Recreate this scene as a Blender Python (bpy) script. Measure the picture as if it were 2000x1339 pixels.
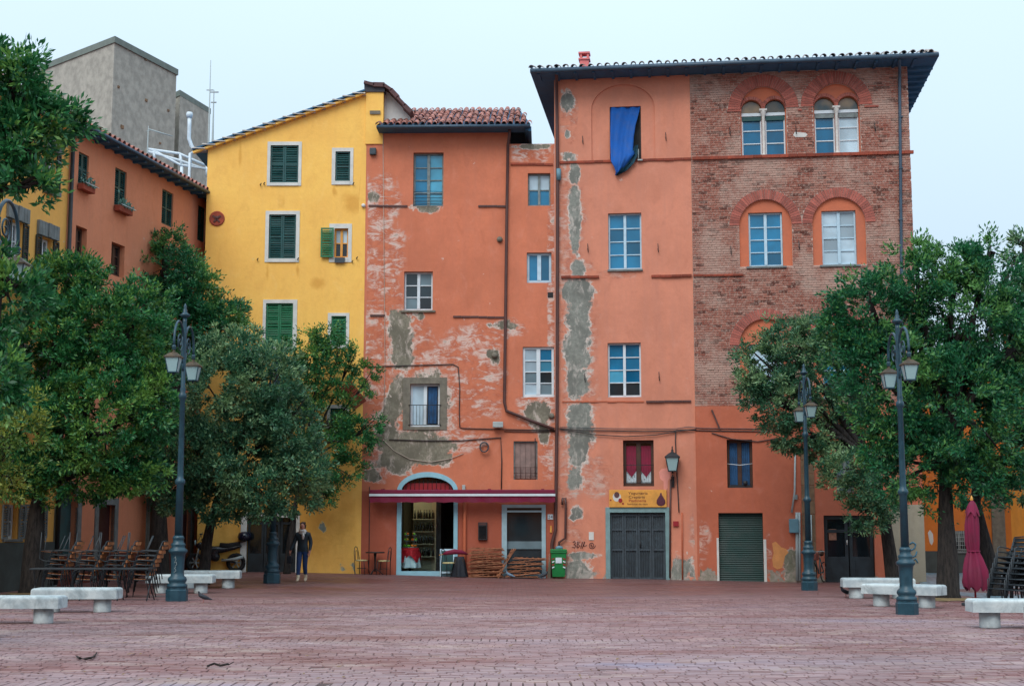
import bpy, bmesh, math, random
import numpy as np
from mathutils import Vector, Matrix
from mathutils.geometry import delaunay_2d_cdt
random.seed(7); rng = np.random.default_rng(7)
for o in list(bpy.data.objects): bpy.data.objects.remove(o)
SC = bpy.context.scene; C = SC.collection
R = math.radians
# ------------------------------------------------------------ camera, sky, sun, exposure
FPX, CH = 2800.0, 1.65                      # focal length in photo pixels, eye height
PITCH = math.atan(360/FPX)
cd = bpy.data.cameras.new('camera'); cam = bpy.data.objects.new('camera', cd); C.objects.link(cam)
cam.location = (0, 0, CH); cam.rotation_euler = (math.pi/2+PITCH, 0, 0)
cd.sensor_width = 36; cd.lens = FPX/2000*36; cd.clip_start = .1; cd.clip_end = 6000
SC.camera = cam
SUN_EL, SUN_AZ = R(48), R(200)              # behind the camera, a little to the left
w = bpy.data.worlds.new('World'); SC.world = w; w.use_nodes = True
nt = w.node_tree; nt.nodes.clear()
out = nt.nodes.new('ShaderNodeOutputWorld'); bg = nt.nodes.new('ShaderNodeBackground')
sky = nt.nodes.new('ShaderNodeTexSky'); sky.sky_type = 'NISHITA'; sky.sun_disc = False
sky.sun_elevation = SUN_EL; sky.sun_rotation = SUN_AZ; sky.air_density = 1.0; sky.dust_density = 3.0
tc = nt.nodes.new('ShaderNodeTexCoord'); sx = nt.nodes.new('ShaderNodeSeparateXYZ')
nt.links.new(tc.outputs['Generated'], sx.inputs[0])
mx = nt.nodes.new('ShaderNodeMath'); mx.operation = 'MAXIMUM'; mx.inputs[1].default_value = 0; nt.links.new(sx.outputs[2], mx.inputs[0])
# a closed cloud deck: twice to three times brighter overhead than at the horizon, as overcast skies are
ma = nt.nodes.new('ShaderNodeMath'); ma.operation = 'MULTIPLY_ADD'; ma.inputs[1].default_value = 1.5; ma.inputs[2].default_value = 1.0
nt.links.new(mx.outputs[0], ma.inputs[0])
nz = nt.nodes.new('ShaderNodeTexNoise'); nz.inputs['Scale'].default_value = 1.6; nz.inputs['Detail'].default_value = 3
nt.links.new(tc.outputs['Generated'], nz.inputs['Vector'])
nm = nt.nodes.new('ShaderNodeMapRange'); nm.inputs[1].default_value = .3; nm.inputs[2].default_value = .7; nm.inputs[3].default_value = .95; nm.inputs[4].default_value = 1.05
nt.links.new(nz.outputs[0], nm.inputs[0])
mm = nt.nodes.new('ShaderNodeMath'); mm.operation = 'MULTIPLY'; nt.links.new(ma.outputs[0], mm.inputs[0]); nt.links.new(nm.outputs[0], mm.inputs[1])
cc = nt.nodes.new('ShaderNodeVectorMath'); cc.operation = 'SCALE'; cc.inputs[0].default_value = (4.35, 5.45, 6.35)
nt.links.new(mm.outputs[0], cc.inputs['Scale'])
sc2 = nt.nodes.new('ShaderNodeVectorMath'); sc2.operation = 'SCALE'; sc2.inputs['Scale'].default_value = .22
nt.links.new(sky.outputs[0], sc2.inputs[0])
ad = nt.nodes.new('ShaderNodeVectorMath'); nt.links.new(cc.outputs[0], ad.inputs[0]); nt.links.new(sc2.outputs[0], ad.inputs[1])
nt.links.new(ad.outputs[0], bg.inputs[0]); bg.inputs[1].default_value = .1; nt.links.new(bg.outputs[0], out.inputs[0])
sd = bpy.data.lights.new('sun', 'SUN'); sd.energy = 1.5; sd.angle = R(35); sd.color = (1, .95, .88)
so = bpy.data.objects.new('sun', sd); C.objects.link(so)
so.rotation_euler = (math.pi/2-SUN_EL, 0, math.pi-SUN_AZ)
vs = SC.view_settings; vs.view_transform = 'Standard'; vs.look = 'None'; vs.exposure = 0.12; vs.gamma = 1; vs.use_curve_mapping = False

# ------------------------------------------------------------ pixel <-> place helpers (photo is 2000 x 1339)
CP, SP = math.cos(PITCH), math.sin(PITCH)
def ray(px, py):
    a = (px-1000)/FPX; b = (669.5-py)/FPX
    return (a, CP-b*SP, SP+b*CP)
def sst(t): t = min(1, max(0, t)); return t*t*(3-2*t)
def gz(x, y):                               # the square rises gently to the yellow house and falls to the lane
    return .20*sst((2-x)/11)*sst((y-36)/12) - .09*sst((x-2)/8)*sst((y-38)/8)
def gp(px, py):
    z = 0
    for _ in range(6):
        r = ray(px, py); t = (z-CH)/r[2]; x, y = r[0]*t, r[1]*t; z = gz(x, y)
    return Vector((x, y, z))
def at(px, py, Y):                          # the point of a line of sight at depth Y
    r = ray(px, py); t = Y/r[1]; return Vector((r[0]*t, Y, CH+r[2]*t))

# ------------------------------------------------------------ materials
def S(r, g, b):
    f = lambda c: (c/255)/12.92 if c/255 <= .04045 else ((c/255+.055)/1.055)**2.4
    return (f(r), f(g), f(b))
class NT:
    def __init__(s, name):
        s.m = bpy.data.materials.new(name); s.m.use_nodes = True; s.t = s.m.node_tree
        s.b = s.t.nodes['Principled BSDF']
    def n(s, kind, **k):
        x = s.t.nodes.new('ShaderNode'+kind)
        for a, v in k.items():
            if a.startswith('i_'): x.inputs[a[2:].replace('_', ' ')].default_value = v
            elif a.startswith('n'): x.inputs[int(a[1:])].default_value = v
            else: setattr(x, a, v)
        return x
    def l(s, a, b): s.t.links.new(a, b)
    def math(s, op, a, b=None, clamp=False):
        x = s.n('Math', operation=op, use_clamp=clamp)
        for i, v in enumerate((a, b)):
            if v is None: continue
            if isinstance(v, (int, float)): x.inputs[i].default_value = v
            else: s.l(v, x.inputs[i])
        return x.outputs[0]
    def noise(s, vec, scale, detail=4, rough=.55, dist=0):
        x = s.n('TexNoise', i_Scale=scale, i_Detail=detail, i_Roughness=rough, i_Distortion=dist)
        if vec is not None: s.l(vec, x.inputs['Vector'])
        return x.outputs[0]
    def ramp(s, v, a, b, lo=0., hi=1., smooth=True):
        x = s.n('MapRange', interpolation_type='SMOOTHSTEP' if smooth else 'LINEAR')
        s.l(v, x.inputs[0])
        for i, q in enumerate((a, b, lo, hi)): x.inputs[i+1].default_value = q
        return x.outputs[0]
    def mix(s, f, a, b, mode='MIX'):
        x = s.n('Mix', data_type='RGBA', blend_type=mode)
        if isinstance(f, (int, float)): x.inputs[0].default_value = f
        else: s.l(f, x.inputs[0])
        for i, v in ((6, a), (7, b)):
            if isinstance(v, tuple): x.inputs[i].default_value = (*v[:3], 1)
            else: s.l(v, x.inputs[i])
        return x.outputs[2]
    def scalev(s, vec, v3):
        x = s.n('VectorMath', operation='MULTIPLY'); s.l(vec, x.inputs[0]); x.inputs[1].default_value = v3; return x.outputs[0]
    def bump(s, h, strength=.3, dist=.02):
        x = s.n('Bump', i_Strength=strength, i_Distance=dist); s.l(h, x.inputs['Height']); s.l(x.outputs[0], s.b.inputs['Normal'])
    def col(s, c):
        if isinstance(c, tuple): s.b.inputs['Base Color'].default_value = (*c[:3], 1)
        else: s.l(c, s.b.inputs['Base Color'])
    def rough(s, r):
        if isinstance(r, (int, float)): s.b.inputs['Roughness'].default_value = r
        else: s.l(r, s.b.inputs['Roughness'])
def mul(c, k): return tuple(min(1, v*k) for v in c[:3])
M = {}
def simple(name, c, rough=.6, var=.15, scale=6, bump=.0, metal=0, rnd=0.):
    """one coloured surface with mottling, wear in the gloss, and a little relief"""
    n = NT(name); pos = n.n('NewGeometry').outputs['Position']
    f = n.ramp(n.noise(pos, scale, 5, .6), .3, .7)
    c2 = n.mix(f, mul(c, 1-var), mul(c, 1+var))
    if rnd:
        r = n.math('FRACT', n.math('ADD', n.n('NewGeometry').outputs['Random Per Island'], n.n('ObjectInfo').outputs['Random']))
        c2 = n.mix(r, n.mix(1., c2, (1-rnd,)*3, 'MULTIPLY'), n.mix(1., c2, (1+rnd,)*3, 'MULTIPLY'))
    n.col(c2); n.rough(n.ramp(f, 0, 1, max(.02, rough-.08), min(1, rough+.08))); n.b.inputs['Metallic'].default_value = metal
    if bump: n.bump(n.noise(pos, scale*6, 4), bump, .01)
    M[name] = n.m; return n.m
BL = {}
def blob_dist(pts, items):
    """distance (1 = edge) from wall points (u, z) to the nearest of a set of patches (u, z, half width, half height)"""
    d = np.full(len(pts), 2.)
    for (u, z, a, b) in items: d = np.minimum(d, np.hypot((pts[:, 0]-u)/a, (pts[:, 1]-z)/b))
    return d
def blobs(n, name, key, items):
    BL.setdefault(name, {})[key] = items
    a = n.n('Attribute', attribute_name=key); return n.math('SUBTRACT', 2., a.outputs['Fac'])
def plaster(name, c, gray=(), worn=(), grayc=S(120, 118, 100), rimc=S(205, 188, 176), wornc=S(214, 172, 156), redc=S(150, 72, 52), streak=.5, bump=.25, foot=0., var=.11, dirt=()):
    n = NT(name); ob = n.n('TexCoord').outputs['Object']
    big = n.ramp(n.noise(ob, .55, 5, .6), .3, .7); fine = n.ramp(n.noise(ob, 7, 6, .65), .25, .75)
    run = n.ramp(n.noise(n.scalev(ob, (2.6, 1, .16)), 1.6, 5, .6), .35, .75)
    col = n.mix(big, mul(c, 1-var), mul(c, 1+var)); md = n.noise(n.scalev(ob, (1, 1, .6)), 2.4, 6, .65, .6); col = n.mix(n.math('MULTIPLY', n.ramp(md, .50, .68), .38), col, mul((c[0]*.92, c[1]*.86, c[2]*.84), .86)); col = n.mix(n.math('MULTIPLY', n.ramp(md, .46, .30), .34), col, mul((c[0]+.06, c[1]+.07, c[2]+.07), 1.02)); col = n.mix(n.math('MULTIPLY', fine, .22), col, mul(c, .72))
    col = n.mix(n.math('MULTIPLY', run, .42*streak), col, mul((c[0]*.9+.05, c[1]*.9+.05, c[2]*.9+.06), .8))
    # scattered small chips
    chip = n.ramp(n.noise(ob, 1.9, 8, .68, .3), .675, .70)
    col = n.mix(n.math('MULTIPLY', chip, .55), col, rimc)
    h = n.math('MULTIPLY', fine, .35)
    edge = n.math('SUBTRACT', n.noise(ob, 1.7, 8, .66, .4), .5)
    if worn:
        d = n.math('ADD', blobs(n, name, 'worn', worn), n.math('MULTIPLY', edge, 1.7))
        zone = n.ramp(d, 1.12, .72)
        st = n.math('ADD', n.math('MULTIPLY', n.noise(n.scalev(ob, (1.0, 1, 2.2)), 2.1, 9, .74, .9), .62), n.math('MULTIPLY', n.noise(ob, .9, 5, .6, .5), .38))
        col = n.mix(n.math('MULTIPLY', zone, n.math('MULTIPLY', n.ramp(st, .38, .54), .7)), col, n.mix(n.ramp(n.noise(ob, 5.5, 5), .35, .6), redc, mul(c, .8)))
        col = n.mix(n.math('MULTIPLY', zone, n.math('MULTIPLY', n.ramp(st, .47, .58), .85)), col, n.mix(fine, wornc, mul(wornc, .86))); col = n.mix(n.math('MULTIPLY', zone, n.ramp(st, .56, .63)), col, n.mix(fine, S(150, 132, 118), S(206, 194, 184)))
        h = n.math('SUBTRACT', h, n.math('MULTIPLY', zone, n.math('MULTIPLY', st, .8)))
    if dirt:
        d = n.math('ADD', blobs(n, name, 'dirt', dirt), n.math('MULTIPLY', edge, 1.5))
        col = n.mix(n.math('MULTIPLY', n.ramp(d, 1.2, .3), .6), col, mul((c[0], c[1]*.8, c[2]*.5), .62))
    if gray:
        d = n.math('ADD', blobs(n, name, 'gray', gray), n.math('MULTIPLY', n.math('ADD', edge, n.math('MULTIPLY', n.math('SUBTRACT', n.noise(ob, 6.5, 6, .7), .5), .55)), 2.1))
        g2 = n.mix(n.ramp(n.noise(ob, 9, 6, .7), .3, .7), mul(grayc, .72), mul(grayc, 1.25))
        g2 = n.mix(n.ramp(n.noise(ob, 1.3, 4), .42, .62), g2, mul(grayc, .68))
        g2 = n.mix(n.math('MULTIPLY', n.ramp(n.noise(n.scalev(ob, (1.6, 1, .7)), 2.6, 8, .74, .5), .50, .66), .7), g2, mul(rimc, .85))
        rim = n.ramp(n.math('SUBTRACT', d, n.math('MULTIPLY', n.ramp(n.noise(ob, 2.3, 4), .4, .7), .22)), 1.24, 1.0); pit = n.ramp(d, 1.07, .93); rim = n.math('MULTIPLY', rim, n.ramp(n.noise(ob, 1.5, 6, .7, .6), .40, .54, .12, .95))
        col = n.mix(rim, col, n.mix(n.ramp(n.noise(ob, 14, 5), .4, .6), rimc, mul(rimc, .75))); col = n.mix(pit, col, g2)
        h = n.math('SUBTRACT', h, n.math('MULTIPLY', pit, 1.6))
    if foot:
        sx = n.n('SeparateXYZ'); n.l(ob, sx.inputs[0])
        d = n.math('ADD', sx.outputs[2], n.math('MULTIPLY', edge, -2.4))
        ft = n.ramp(d, foot, foot-.12)
        col = n.mix(ft, col, n.mix(fine, mul(rimc, .62), mul(grayc, .95)))
        h = n.math('SUBTRACT', h, ft)
    n.col(col); n.rough(.88); n.bump(h, bump, .035)
    M[name] = n.m; return n.m

# ------------------------------------------------------------ mesh builder
class MB:
    def __init__(s): s.V = []; s.F = []; s.MI = []; s.SM = []
    def add(s, vs, fs, mi=0, smooth=False):
        o = len(s.V); s.V += [tuple(v) for v in vs]
        for f in fs: s.F.append([i+o for i in f]); s.MI.append(mi); s.SM.append(smooth)
        return s
    def box(s, x0, x1, y0, y1, z0, z1, mi=0):
        v = [(x, y, z) for x in (x0, x1) for y in (y0, y1) for z in (z0, z1)]
        return s.add(v, [(0, 1, 3, 2), (4, 6, 7, 5), (0, 4, 5, 1), (2, 3, 7, 6), (0, 2, 6, 4), (1, 5, 7, 3)], mi)
    def bbox(s, x0, x1, y0, y1, z0, z1, b, mi=0):     # a box with worn (chamfered) edges
        bm = bmesh.new(); m = Matrix.Translation(((x0+x1)/2, (y0+y1)/2, (z0+z1)/2)) @ Matrix.Diagonal((x1-x0, y1-y0, z1-z0, 1))
        bmesh.ops.create_cube(bm, size=1, matrix=m); bmesh.ops.bevel(bm, geom=bm.edges[:], offset=b, segments=2, affect='EDGES', profile=.6)
        bm.verts.index_update(); s.add([v.co for v in bm.verts], [[v.index for v in f.verts] for f in bm.faces], mi); bm.free(); return s
    def beam(s, a, b, w, h, mi=0, up=(0, 0, 1)):      # a bar of section w x h from a to b
        a, b = Vector(a), Vector(b); d = (b-a).normalized(); u = Vector(up)
        if abs(d.dot(u)) > .98: u = Vector((0, 1, 0))
        x = d.cross(u).normalized(); y = x.cross(d)
        v = [p+x*i*w/2+y*j*h/2 for p in (a, b) for i, j in ((-1, -1), (1, -1), (1, 1), (-1, 1))]
        return s.add(v, [(3, 2, 1, 0), (4, 5, 6, 7), (0, 1, 5, 4), (1, 2, 6, 5), (2, 3, 7, 6), (3, 0, 4, 7)], mi)
    def tube(s, pts, r, seg=8, mi=0, caps=True):
        pts = [Vector(p) for p in pts]; rs = r if isinstance(r, (list, tuple)) else [r]*len(pts)
        rings = []; vs = []; ref = None
        for i, p in enumerate(pts):
            d = (pts[min(i+1, len(pts)-1)]-pts[max(i-1, 0)])
            d = d.normalized() if d.length > 1e-9 else Vector((0, 0, 1))
            if ref is None: ref = Vector((1, 0, 0)) if abs(d.x) < .8 else Vector((0, 1, 0))
            x = (ref-d*ref.dot(d)).normalized(); y = d.cross(x); ref = x
            for k in range(seg):
                t = 2*math.pi*k/seg; vs.append(p+x*(math.cos(t)*rs[i])+y*(math.sin(t)*rs[i]))
        fs = [(i*seg+k, i*seg+(k+1) % seg, (i+1)*seg+(k+1) % seg, (i+1)*seg+k) for i in range(len(pts)-1) for k in range(seg)]
        if caps: fs += [tuple(range(seg-1, -1, -1)), tuple((len(pts)-1)*seg+k for k in range(seg))]
        return s.add(vs, fs, mi, True)
    def lathe(s, prof, c=(0, 0, 0), seg=16, mi=0, smooth=True, square=0):
        vs = []; c = Vector(c)
        for r, z in prof:
            for k in range(seg):
                t = 2*math.pi*(k+.5)/seg; vs.append((c.x+r*math.cos(t), c.y+r*math.sin(t), c.z+z))
        m = len(prof)
        fs = [(i*seg+k, i*seg+(k+1) % seg, (i+1)*seg+(k+1) % seg, (i+1)*seg+k) for i in range(m-1) for k in range(seg)]
        fs += [tuple(range(seg-1, -1, -1)), tuple((m-1)*seg+k for k in range(seg))]
        return s.add(vs, fs, mi, smooth)
    def prism(s, poly, y0, y1, mi=0):                 # an outline in x,z given a thickness in y
        n = len(poly); v = [(x, y0, z) for x, z in poly]+[(x, y1, z) for x, z in poly]
        return s.add(v, [tuple(range(n)), tuple(range(2*n-1, n-1, -1))]+[(i, i+n, (i+1) % n+n, (i+1) % n) for i in range(n)], mi)
    def quad(s, a, b, c, d, mi=0): return s.add([a, b, c, d], [(0, 1, 2, 3)], mi)
    def mesh(s, name, mats):
        me = bpy.data.meshes.new(name); me.from_pydata(s.V, [], s.F)
        for m in (mats if isinstance(mats, (list, tuple)) else [mats]): me.materials.append(M[m] if isinstance(m, str) else m)
        me.polygons.foreach_set('material_index', s.MI); me.polygons.foreach_set('use_smooth', s.SM)
        me.update(); return me
    def build(s, name, mats, parent=None, loc=None, rot=None): return obj(name, s.mesh(name, mats), parent, loc, rot)
REG = {}
def obj(name, me, parent=None, loc=None, rot=None, scale=None):
    o = bpy.data.objects.new(name, me); C.objects.link(o)
    if parent: o.parent = parent; REG.setdefault(parent.name, []).append(o)
    if loc is not None: o.location = loc
    if rot is not None: o.rotation_euler = rot
    if scale is not None: o.scale = scale
    return o
def tag(o, label, cat, group=None, kind=None):
    o['label'] = label
    if cat: o['category'] = cat
    if group: o['group'] = group
    if kind: o['kind'] = kind
    return o
def thing(name, label, cat, loc=(0, 0, 0), rz=0, group=None):
    o = bpy.data.objects.new(name, None); C.objects.link(o); o.empty_display_size = .2
    o.location = loc; o.rotation_euler = (0, 0, rz); return tag(o, label, cat, group)
def struct(o): o['kind'] = 'structure'; return o
def copy_tree(o, loc=None, rz=None, label=None, group=None, parent=None, rot=None):
    c = o.copy(); C.objects.link(c)
    if parent: c.parent = parent; REG.setdefault(parent.name, []).append(c)
    if loc is not None: c.location = loc
    if rz is not None: c.rotation_euler = (0, 0, rz)
    if rot is not None: c.rotation_euler = rot
    if label: c['label'] = label
    if group: c['group'] = group
    for ch in KIDS(o): copy_tree(ch, parent=c)
    return c
def KIDS(o): return list(REG.get(o.name, ()))
def skin(name, verts, edges, mats, sub=2, root=0, pick=None):
    """one continuous body grown round a skeleton of joints (x, y, z, radius or (rx, ry))"""
    me = bpy.data.meshes.new(name); me.from_pydata([v[:3] for v in verts], edges, []); o = bpy.data.objects.new(name, me); C.objects.link(o)
    o.modifiers.new('s', 'SKIN'); sv = me.skin_vertices[0].data
    for i, v in enumerate(verts):
        sv[i].radius = v[3] if isinstance(v[3], tuple) else (v[3], v[3]); sv[i].use_root = (i == root)
    o.modifiers.new('u', 'SUBSURF').levels = sub
    dg = bpy.context.evaluated_depsgraph_get(); dg.update()
    m2 = bpy.data.meshes.new_from_object(o.evaluated_get(dg)); bpy.data.objects.remove(o); m2.name = name
    m2.materials.clear()
    for m in (mats if isinstance(mats, (list, tuple)) else [mats]): m2.materials.append(M[m])
    for p in m2.polygons:
        p.use_smooth = True; p.material_index = pick(p.center) if pick else 0
    return m2
# ------------------------------------------------------------ palette
simple('white_paint', S(206, 216, 222), .5, .07, 5, .1)
simple('blue_white_paint', S(178, 205, 220), .5, .1, 4, .1)
simple('old_frame', S(120, 130, 130), .7, .25, 7, .2)
simple('brown_wood', S(70, 46, 34), .6, .3, 8, .2)
simple('dark_wood', S(40, 32, 30), .6, .3, 8, .2)
simple('shutter_teal', S(14, 72, 72), .5, .18, 3, .1)
simple('shutter_green', S(22, 108, 70), .5, .18, 3, .1)
simple('shutter_dark', S(30, 44, 44), .6, .2, 3, .1)
simple('white_stone', S(205, 205, 200), .8, .1, 3, .3)
simple('grey_stone', S(112, 118, 118), .85, .2, 4, .4)
simple('old_grey_plaster', S(116, 110, 98), .9, .22, 6, .5)
simple('eave', S(52, 96, 128), .8, .2, 3, .1)  # blue glow of the shaded underside is put into the base colour
simple('gutter', S(52, 74, 92), .5, .2, 3, 0)
simple('pipe', S(82, 52, 48), .6, .2, 3, 0)
simple('pipe_orange', S(186, 98, 66), .7, .1, 3, 0)
simple('pipe_pale', S(160, 170, 170), .6, .1, 3, 0)
simple('iron', S(34, 36, 40), .6, .25, 9, .1)
simple('cable', S(58, 50, 50), .7, .2, 3, 0)
simple('grille', S(56, 68, 76), .6, .25, 6, .1)
simple('roll_green', S(18, 56, 52), .55, .2, 2.5, .1)
simple('tile', S(160, 106, 94), .9, .35, 5, .4, rnd=.35)
simple('tile_pale', S(172, 164, 158), .9, .25, 5, .4, rnd=.25)
simple('concrete', S(162, 158, 148), .95, .2, 2.2, 1.0)
simple('concrete_cap', S(112, 122, 116), .9, .15, 2, .3)
simple('voussoir', S(160, 90, 78), .9, .16, 7, .4, rnd=.22)
simple('brick_red', S(140, 66, 48), .9, .2, 7, .5, rnd=.3)
simple('niche_plaster', S(192, 108, 78), .9, .1, 2, .3)
simple('curtain_pink', S(128, 36, 62), .9, .15, 6, 0)
simple('curtain_blue', S(40, 80, 120), .9, .25, 6, 0)
simple('curtain_white', S(176, 190, 196), .9, .1, 6, 0)
simple('cloth_blue', S(0, 84, 166), .75, .12, 4, .1)
simple('cloth_teal', S(8, 60, 78), .8, .15, 4, .1)
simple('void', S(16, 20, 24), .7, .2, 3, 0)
simple('marble', S(206, 202, 196), .6, .12, 5, .2)
simple('awning_red', S(112, 10, 50), .75, .1, 5, .1)
simple('red_paint', S(150, 22, 34), .6, .1, 5, .1)
simple('door_blue', S(142, 190, 206), .5, .07, 3, .05)
simple('shutter_grey_boards', S(138, 116, 110), .8, .2, 4, .2)
simple('room_wall', S(150, 150, 128), .9, .1, 2, 0)
simple('sign_yellow', S(216, 152, 66), .6, .14, 4, 0)
simple('ink', S(84, 40, 34), .7, .1, 4, 0)
simple('ink_red', S(150, 30, 34), .7, .1, 4, 0)
simple('plum', S(84, 34, 52), .7, .2, 12, 0)
simple('marker', S(92, 62, 62), .9, .2, 4, 0)
simple('box_blue', S(96, 136, 150), .6, .1, 3, 0)
simple('pink_plaster', S(226, 150, 136), .9, .1, 3, .2)
def glass(name, c, rough=.06, c2=None):
    n = NT(name); pos = n.n('NewGeometry').outputs['Position']
    f = n.ramp(n.noise(pos, 1.3, 2), .35, .65); rr = n.n('ObjectInfo').outputs['Random']; n.col(n.mix(n.math('MULTIPLY', n.ramp(rr, .55, 1., 0, .75), 1.), n.mix(f, c, c2 or mul(c, 1.35)), mul(c, .5))); n.rough(rough)
    n.b.inputs['Specular IOR Level'].default_value = .6; n.bump(n.noise(pos, 2.2, 2), .03, .02); M[name] = n.m
glass('pane_blue', S(24, 108, 146)); glass('pane_deep', S(6, 88, 124)); glass('pane_dark', S(30, 44, 50)); glass('pane_sky', S(70, 150, 180))  # blues stand for reflected sky and curtains behind, put into the base colour
glass('pane_milk', S(168, 190, 202), .3); glass('pane_grey', S(96, 116, 124)); glass('pane_black', S(20, 26, 30))
n = NT('clear_glass'); n.b.inputs['Transmission Weight'].default_value = 1; n.b.inputs['IOR'].default_value = 1.05; n.rough(.02); n.col((.8, .92, .92)); M['clear_glass'] = n.m
def brick_mat(name, c1, c2, mort):
    n = NT(name); g = n.n('NewGeometry'); pos = g.outputs['Position']
    r = n.math('FRACT', n.math('ADD', g.outputs['Random Per Island'], n.n('ObjectInfo').outputs['Random']))
    col = n.mix(r, c1, c2); col = n.mix(n.ramp(r, .86, .9), col, mul(c1, .45))
    col = n.mix(n.math('MULTIPLY', n.ramp(n.noise(pos, .7, 6, .66), .44, .62), .6), col, mort)
    col = n.mix(n.math('MULTIPLY', n.ramp(n.noise(pos, 12, 6, .7), .46, .66), .55), col, mort)
    n.col(col); n.rough(.92); n.bump(n.noise(pos, 26, 5, .7), .6, .012); M[name] = n.m
brick_mat('brickwork', S(136, 76, 62), S(164, 110, 94), S(190, 164, 150))
simple('mortar', S(190, 168, 156), .95, .22, 3, .5)

# ------------------------------------------------------------ facades: a local frame (x along the wall, y inwards, z up)
def inpoly(x, y, P):
    c = False; j = len(P)-1
    for i in range(len(P)):
        if (P[i][1] > y) != (P[j][1] > y) and x < (P[j][0]-P[i][0])*(y-P[i][1])/(P[j][1]-P[i][1])+P[i][0]: c = not c
        j = i
    return c
class Facade:
    def __init__(s, name, A, ang, label, cat='building'):
        s.A = Vector((A[0], A[1])); s.ang = ang; s.d = Vector((math.cos(ang), math.sin(ang))); s.n = Vector((-math.sin(ang), math.cos(ang)))
        s.root = thing(name, label, cat, (A[0], A[1], 0), ang); s.holes = []
    def uz(s, px, py, dy=0):
        r = ray(px, py); rn = r[0]*s.n.x+r[1]*s.n.y; t = (s.A.dot(s.n)+dy)/rn
        P = Vector((r[0]*t, r[1]*t)); return ((P-s.A).dot(s.d), CH+r[2]*t)
    def rect(s, x0, y0, x1, y1, dy=0):
        ym, xm = (y0+y1)/2, (x0+x1)/2
        return (s.uz(x0, ym, dy)[0], s.uz(xm, y1, dy)[1], s.uz(x1, ym, dy)[0], s.uz(xm, y0, dy)[1])
    def P(s, px, py, dy): u, z = s.uz(px, py, dy); return (u, dy, z)
    def wall(s, name, outer, holes, mat, y=0., reveal=.24, depth=None, parent=None):
        pts = []; ed = []
        for poly in [outer]+holes:
            o = len(pts); pts += [Vector(p) for p in poly]; ed += [(o+i, o+(i+1) % len(poly)) for i in range(len(poly))]
        if mat in BL:                              # inner points to carry the wear masks
            us = [p[0] for p in outer]; zs = [p[1] for p in outer]
            for i in range(int((max(us)-min(us))/.17)):
                for j in range(int((max(zs)-min(zs))/.17)):
                    q = (min(us)+.085+.17*i, min(zs)+.085+.17*j)
                    if inpoly(*q, outer) and not any(inpoly(*q, h) for h in holes): pts.append(Vector(q))
        v, e, f, *_ = delaunay_2d_cdt(pts, ed, [], 0, 1e-5)
        mb = MB(); fs = []
        for t in f:
            cx = sum(v[i].x for i in t)/3; cz = sum(v[i].y for i in t)/3
            if inpoly(cx, cz, outer) and not any(inpoly(cx, cz, h) for h in holes): fs.append(tuple(t))
        mb.add([(q.x, y, q.y) for q in v], fs)
        for h in holes:
            k = len(h)
            for i in range(k):
                a, b = h[i], h[(i+1) % k]; mb.quad((a[0], y, a[1]), (a[0], y+reveal, a[1]), (b[0], y+reveal, b[1]), (b[0], y, b[1]))
        if depth:
            k = len(outer)
            for i in range(k):
                a, b = outer[i], outer[(i+1) % k]; mb.quad((a[0], y, a[1]), (b[0], y, b[1]), (b[0], y+depth, b[1]), (a[0], y+depth, a[1]))
            mb.add([(a[0], y+depth, a[1]) for a in outer], [tuple(range(k))])
        o = mb.build(name, mat, parent or s.root)
        if mat in BL:
            P = np.array([(q[0], q[2]) for q in mb.V])
            for key, items in BL[mat].items(): o.data.attributes.new(key, 'FLOAT', 'POINT').data.foreach_set('value', (2-blob_dist(P, items)).astype(np.float32))
        return o
def rpoly(r): return [(r[0], r[1]), (r[2], r[1]), (r[2], r[3]), (r[0], r[3])]
def arch_poly(u0, u1, z0, zs, rise=None, n=16):
    c = (u0+u1)/2; a = (u1-u0)/2; h = rise or a
    return [(u0, z0), (u1, z0)]+[(c+a*math.cos(math.pi*i/n), zs+h*math.sin(math.pi*i/n)) for i in range(n+1)]
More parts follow.
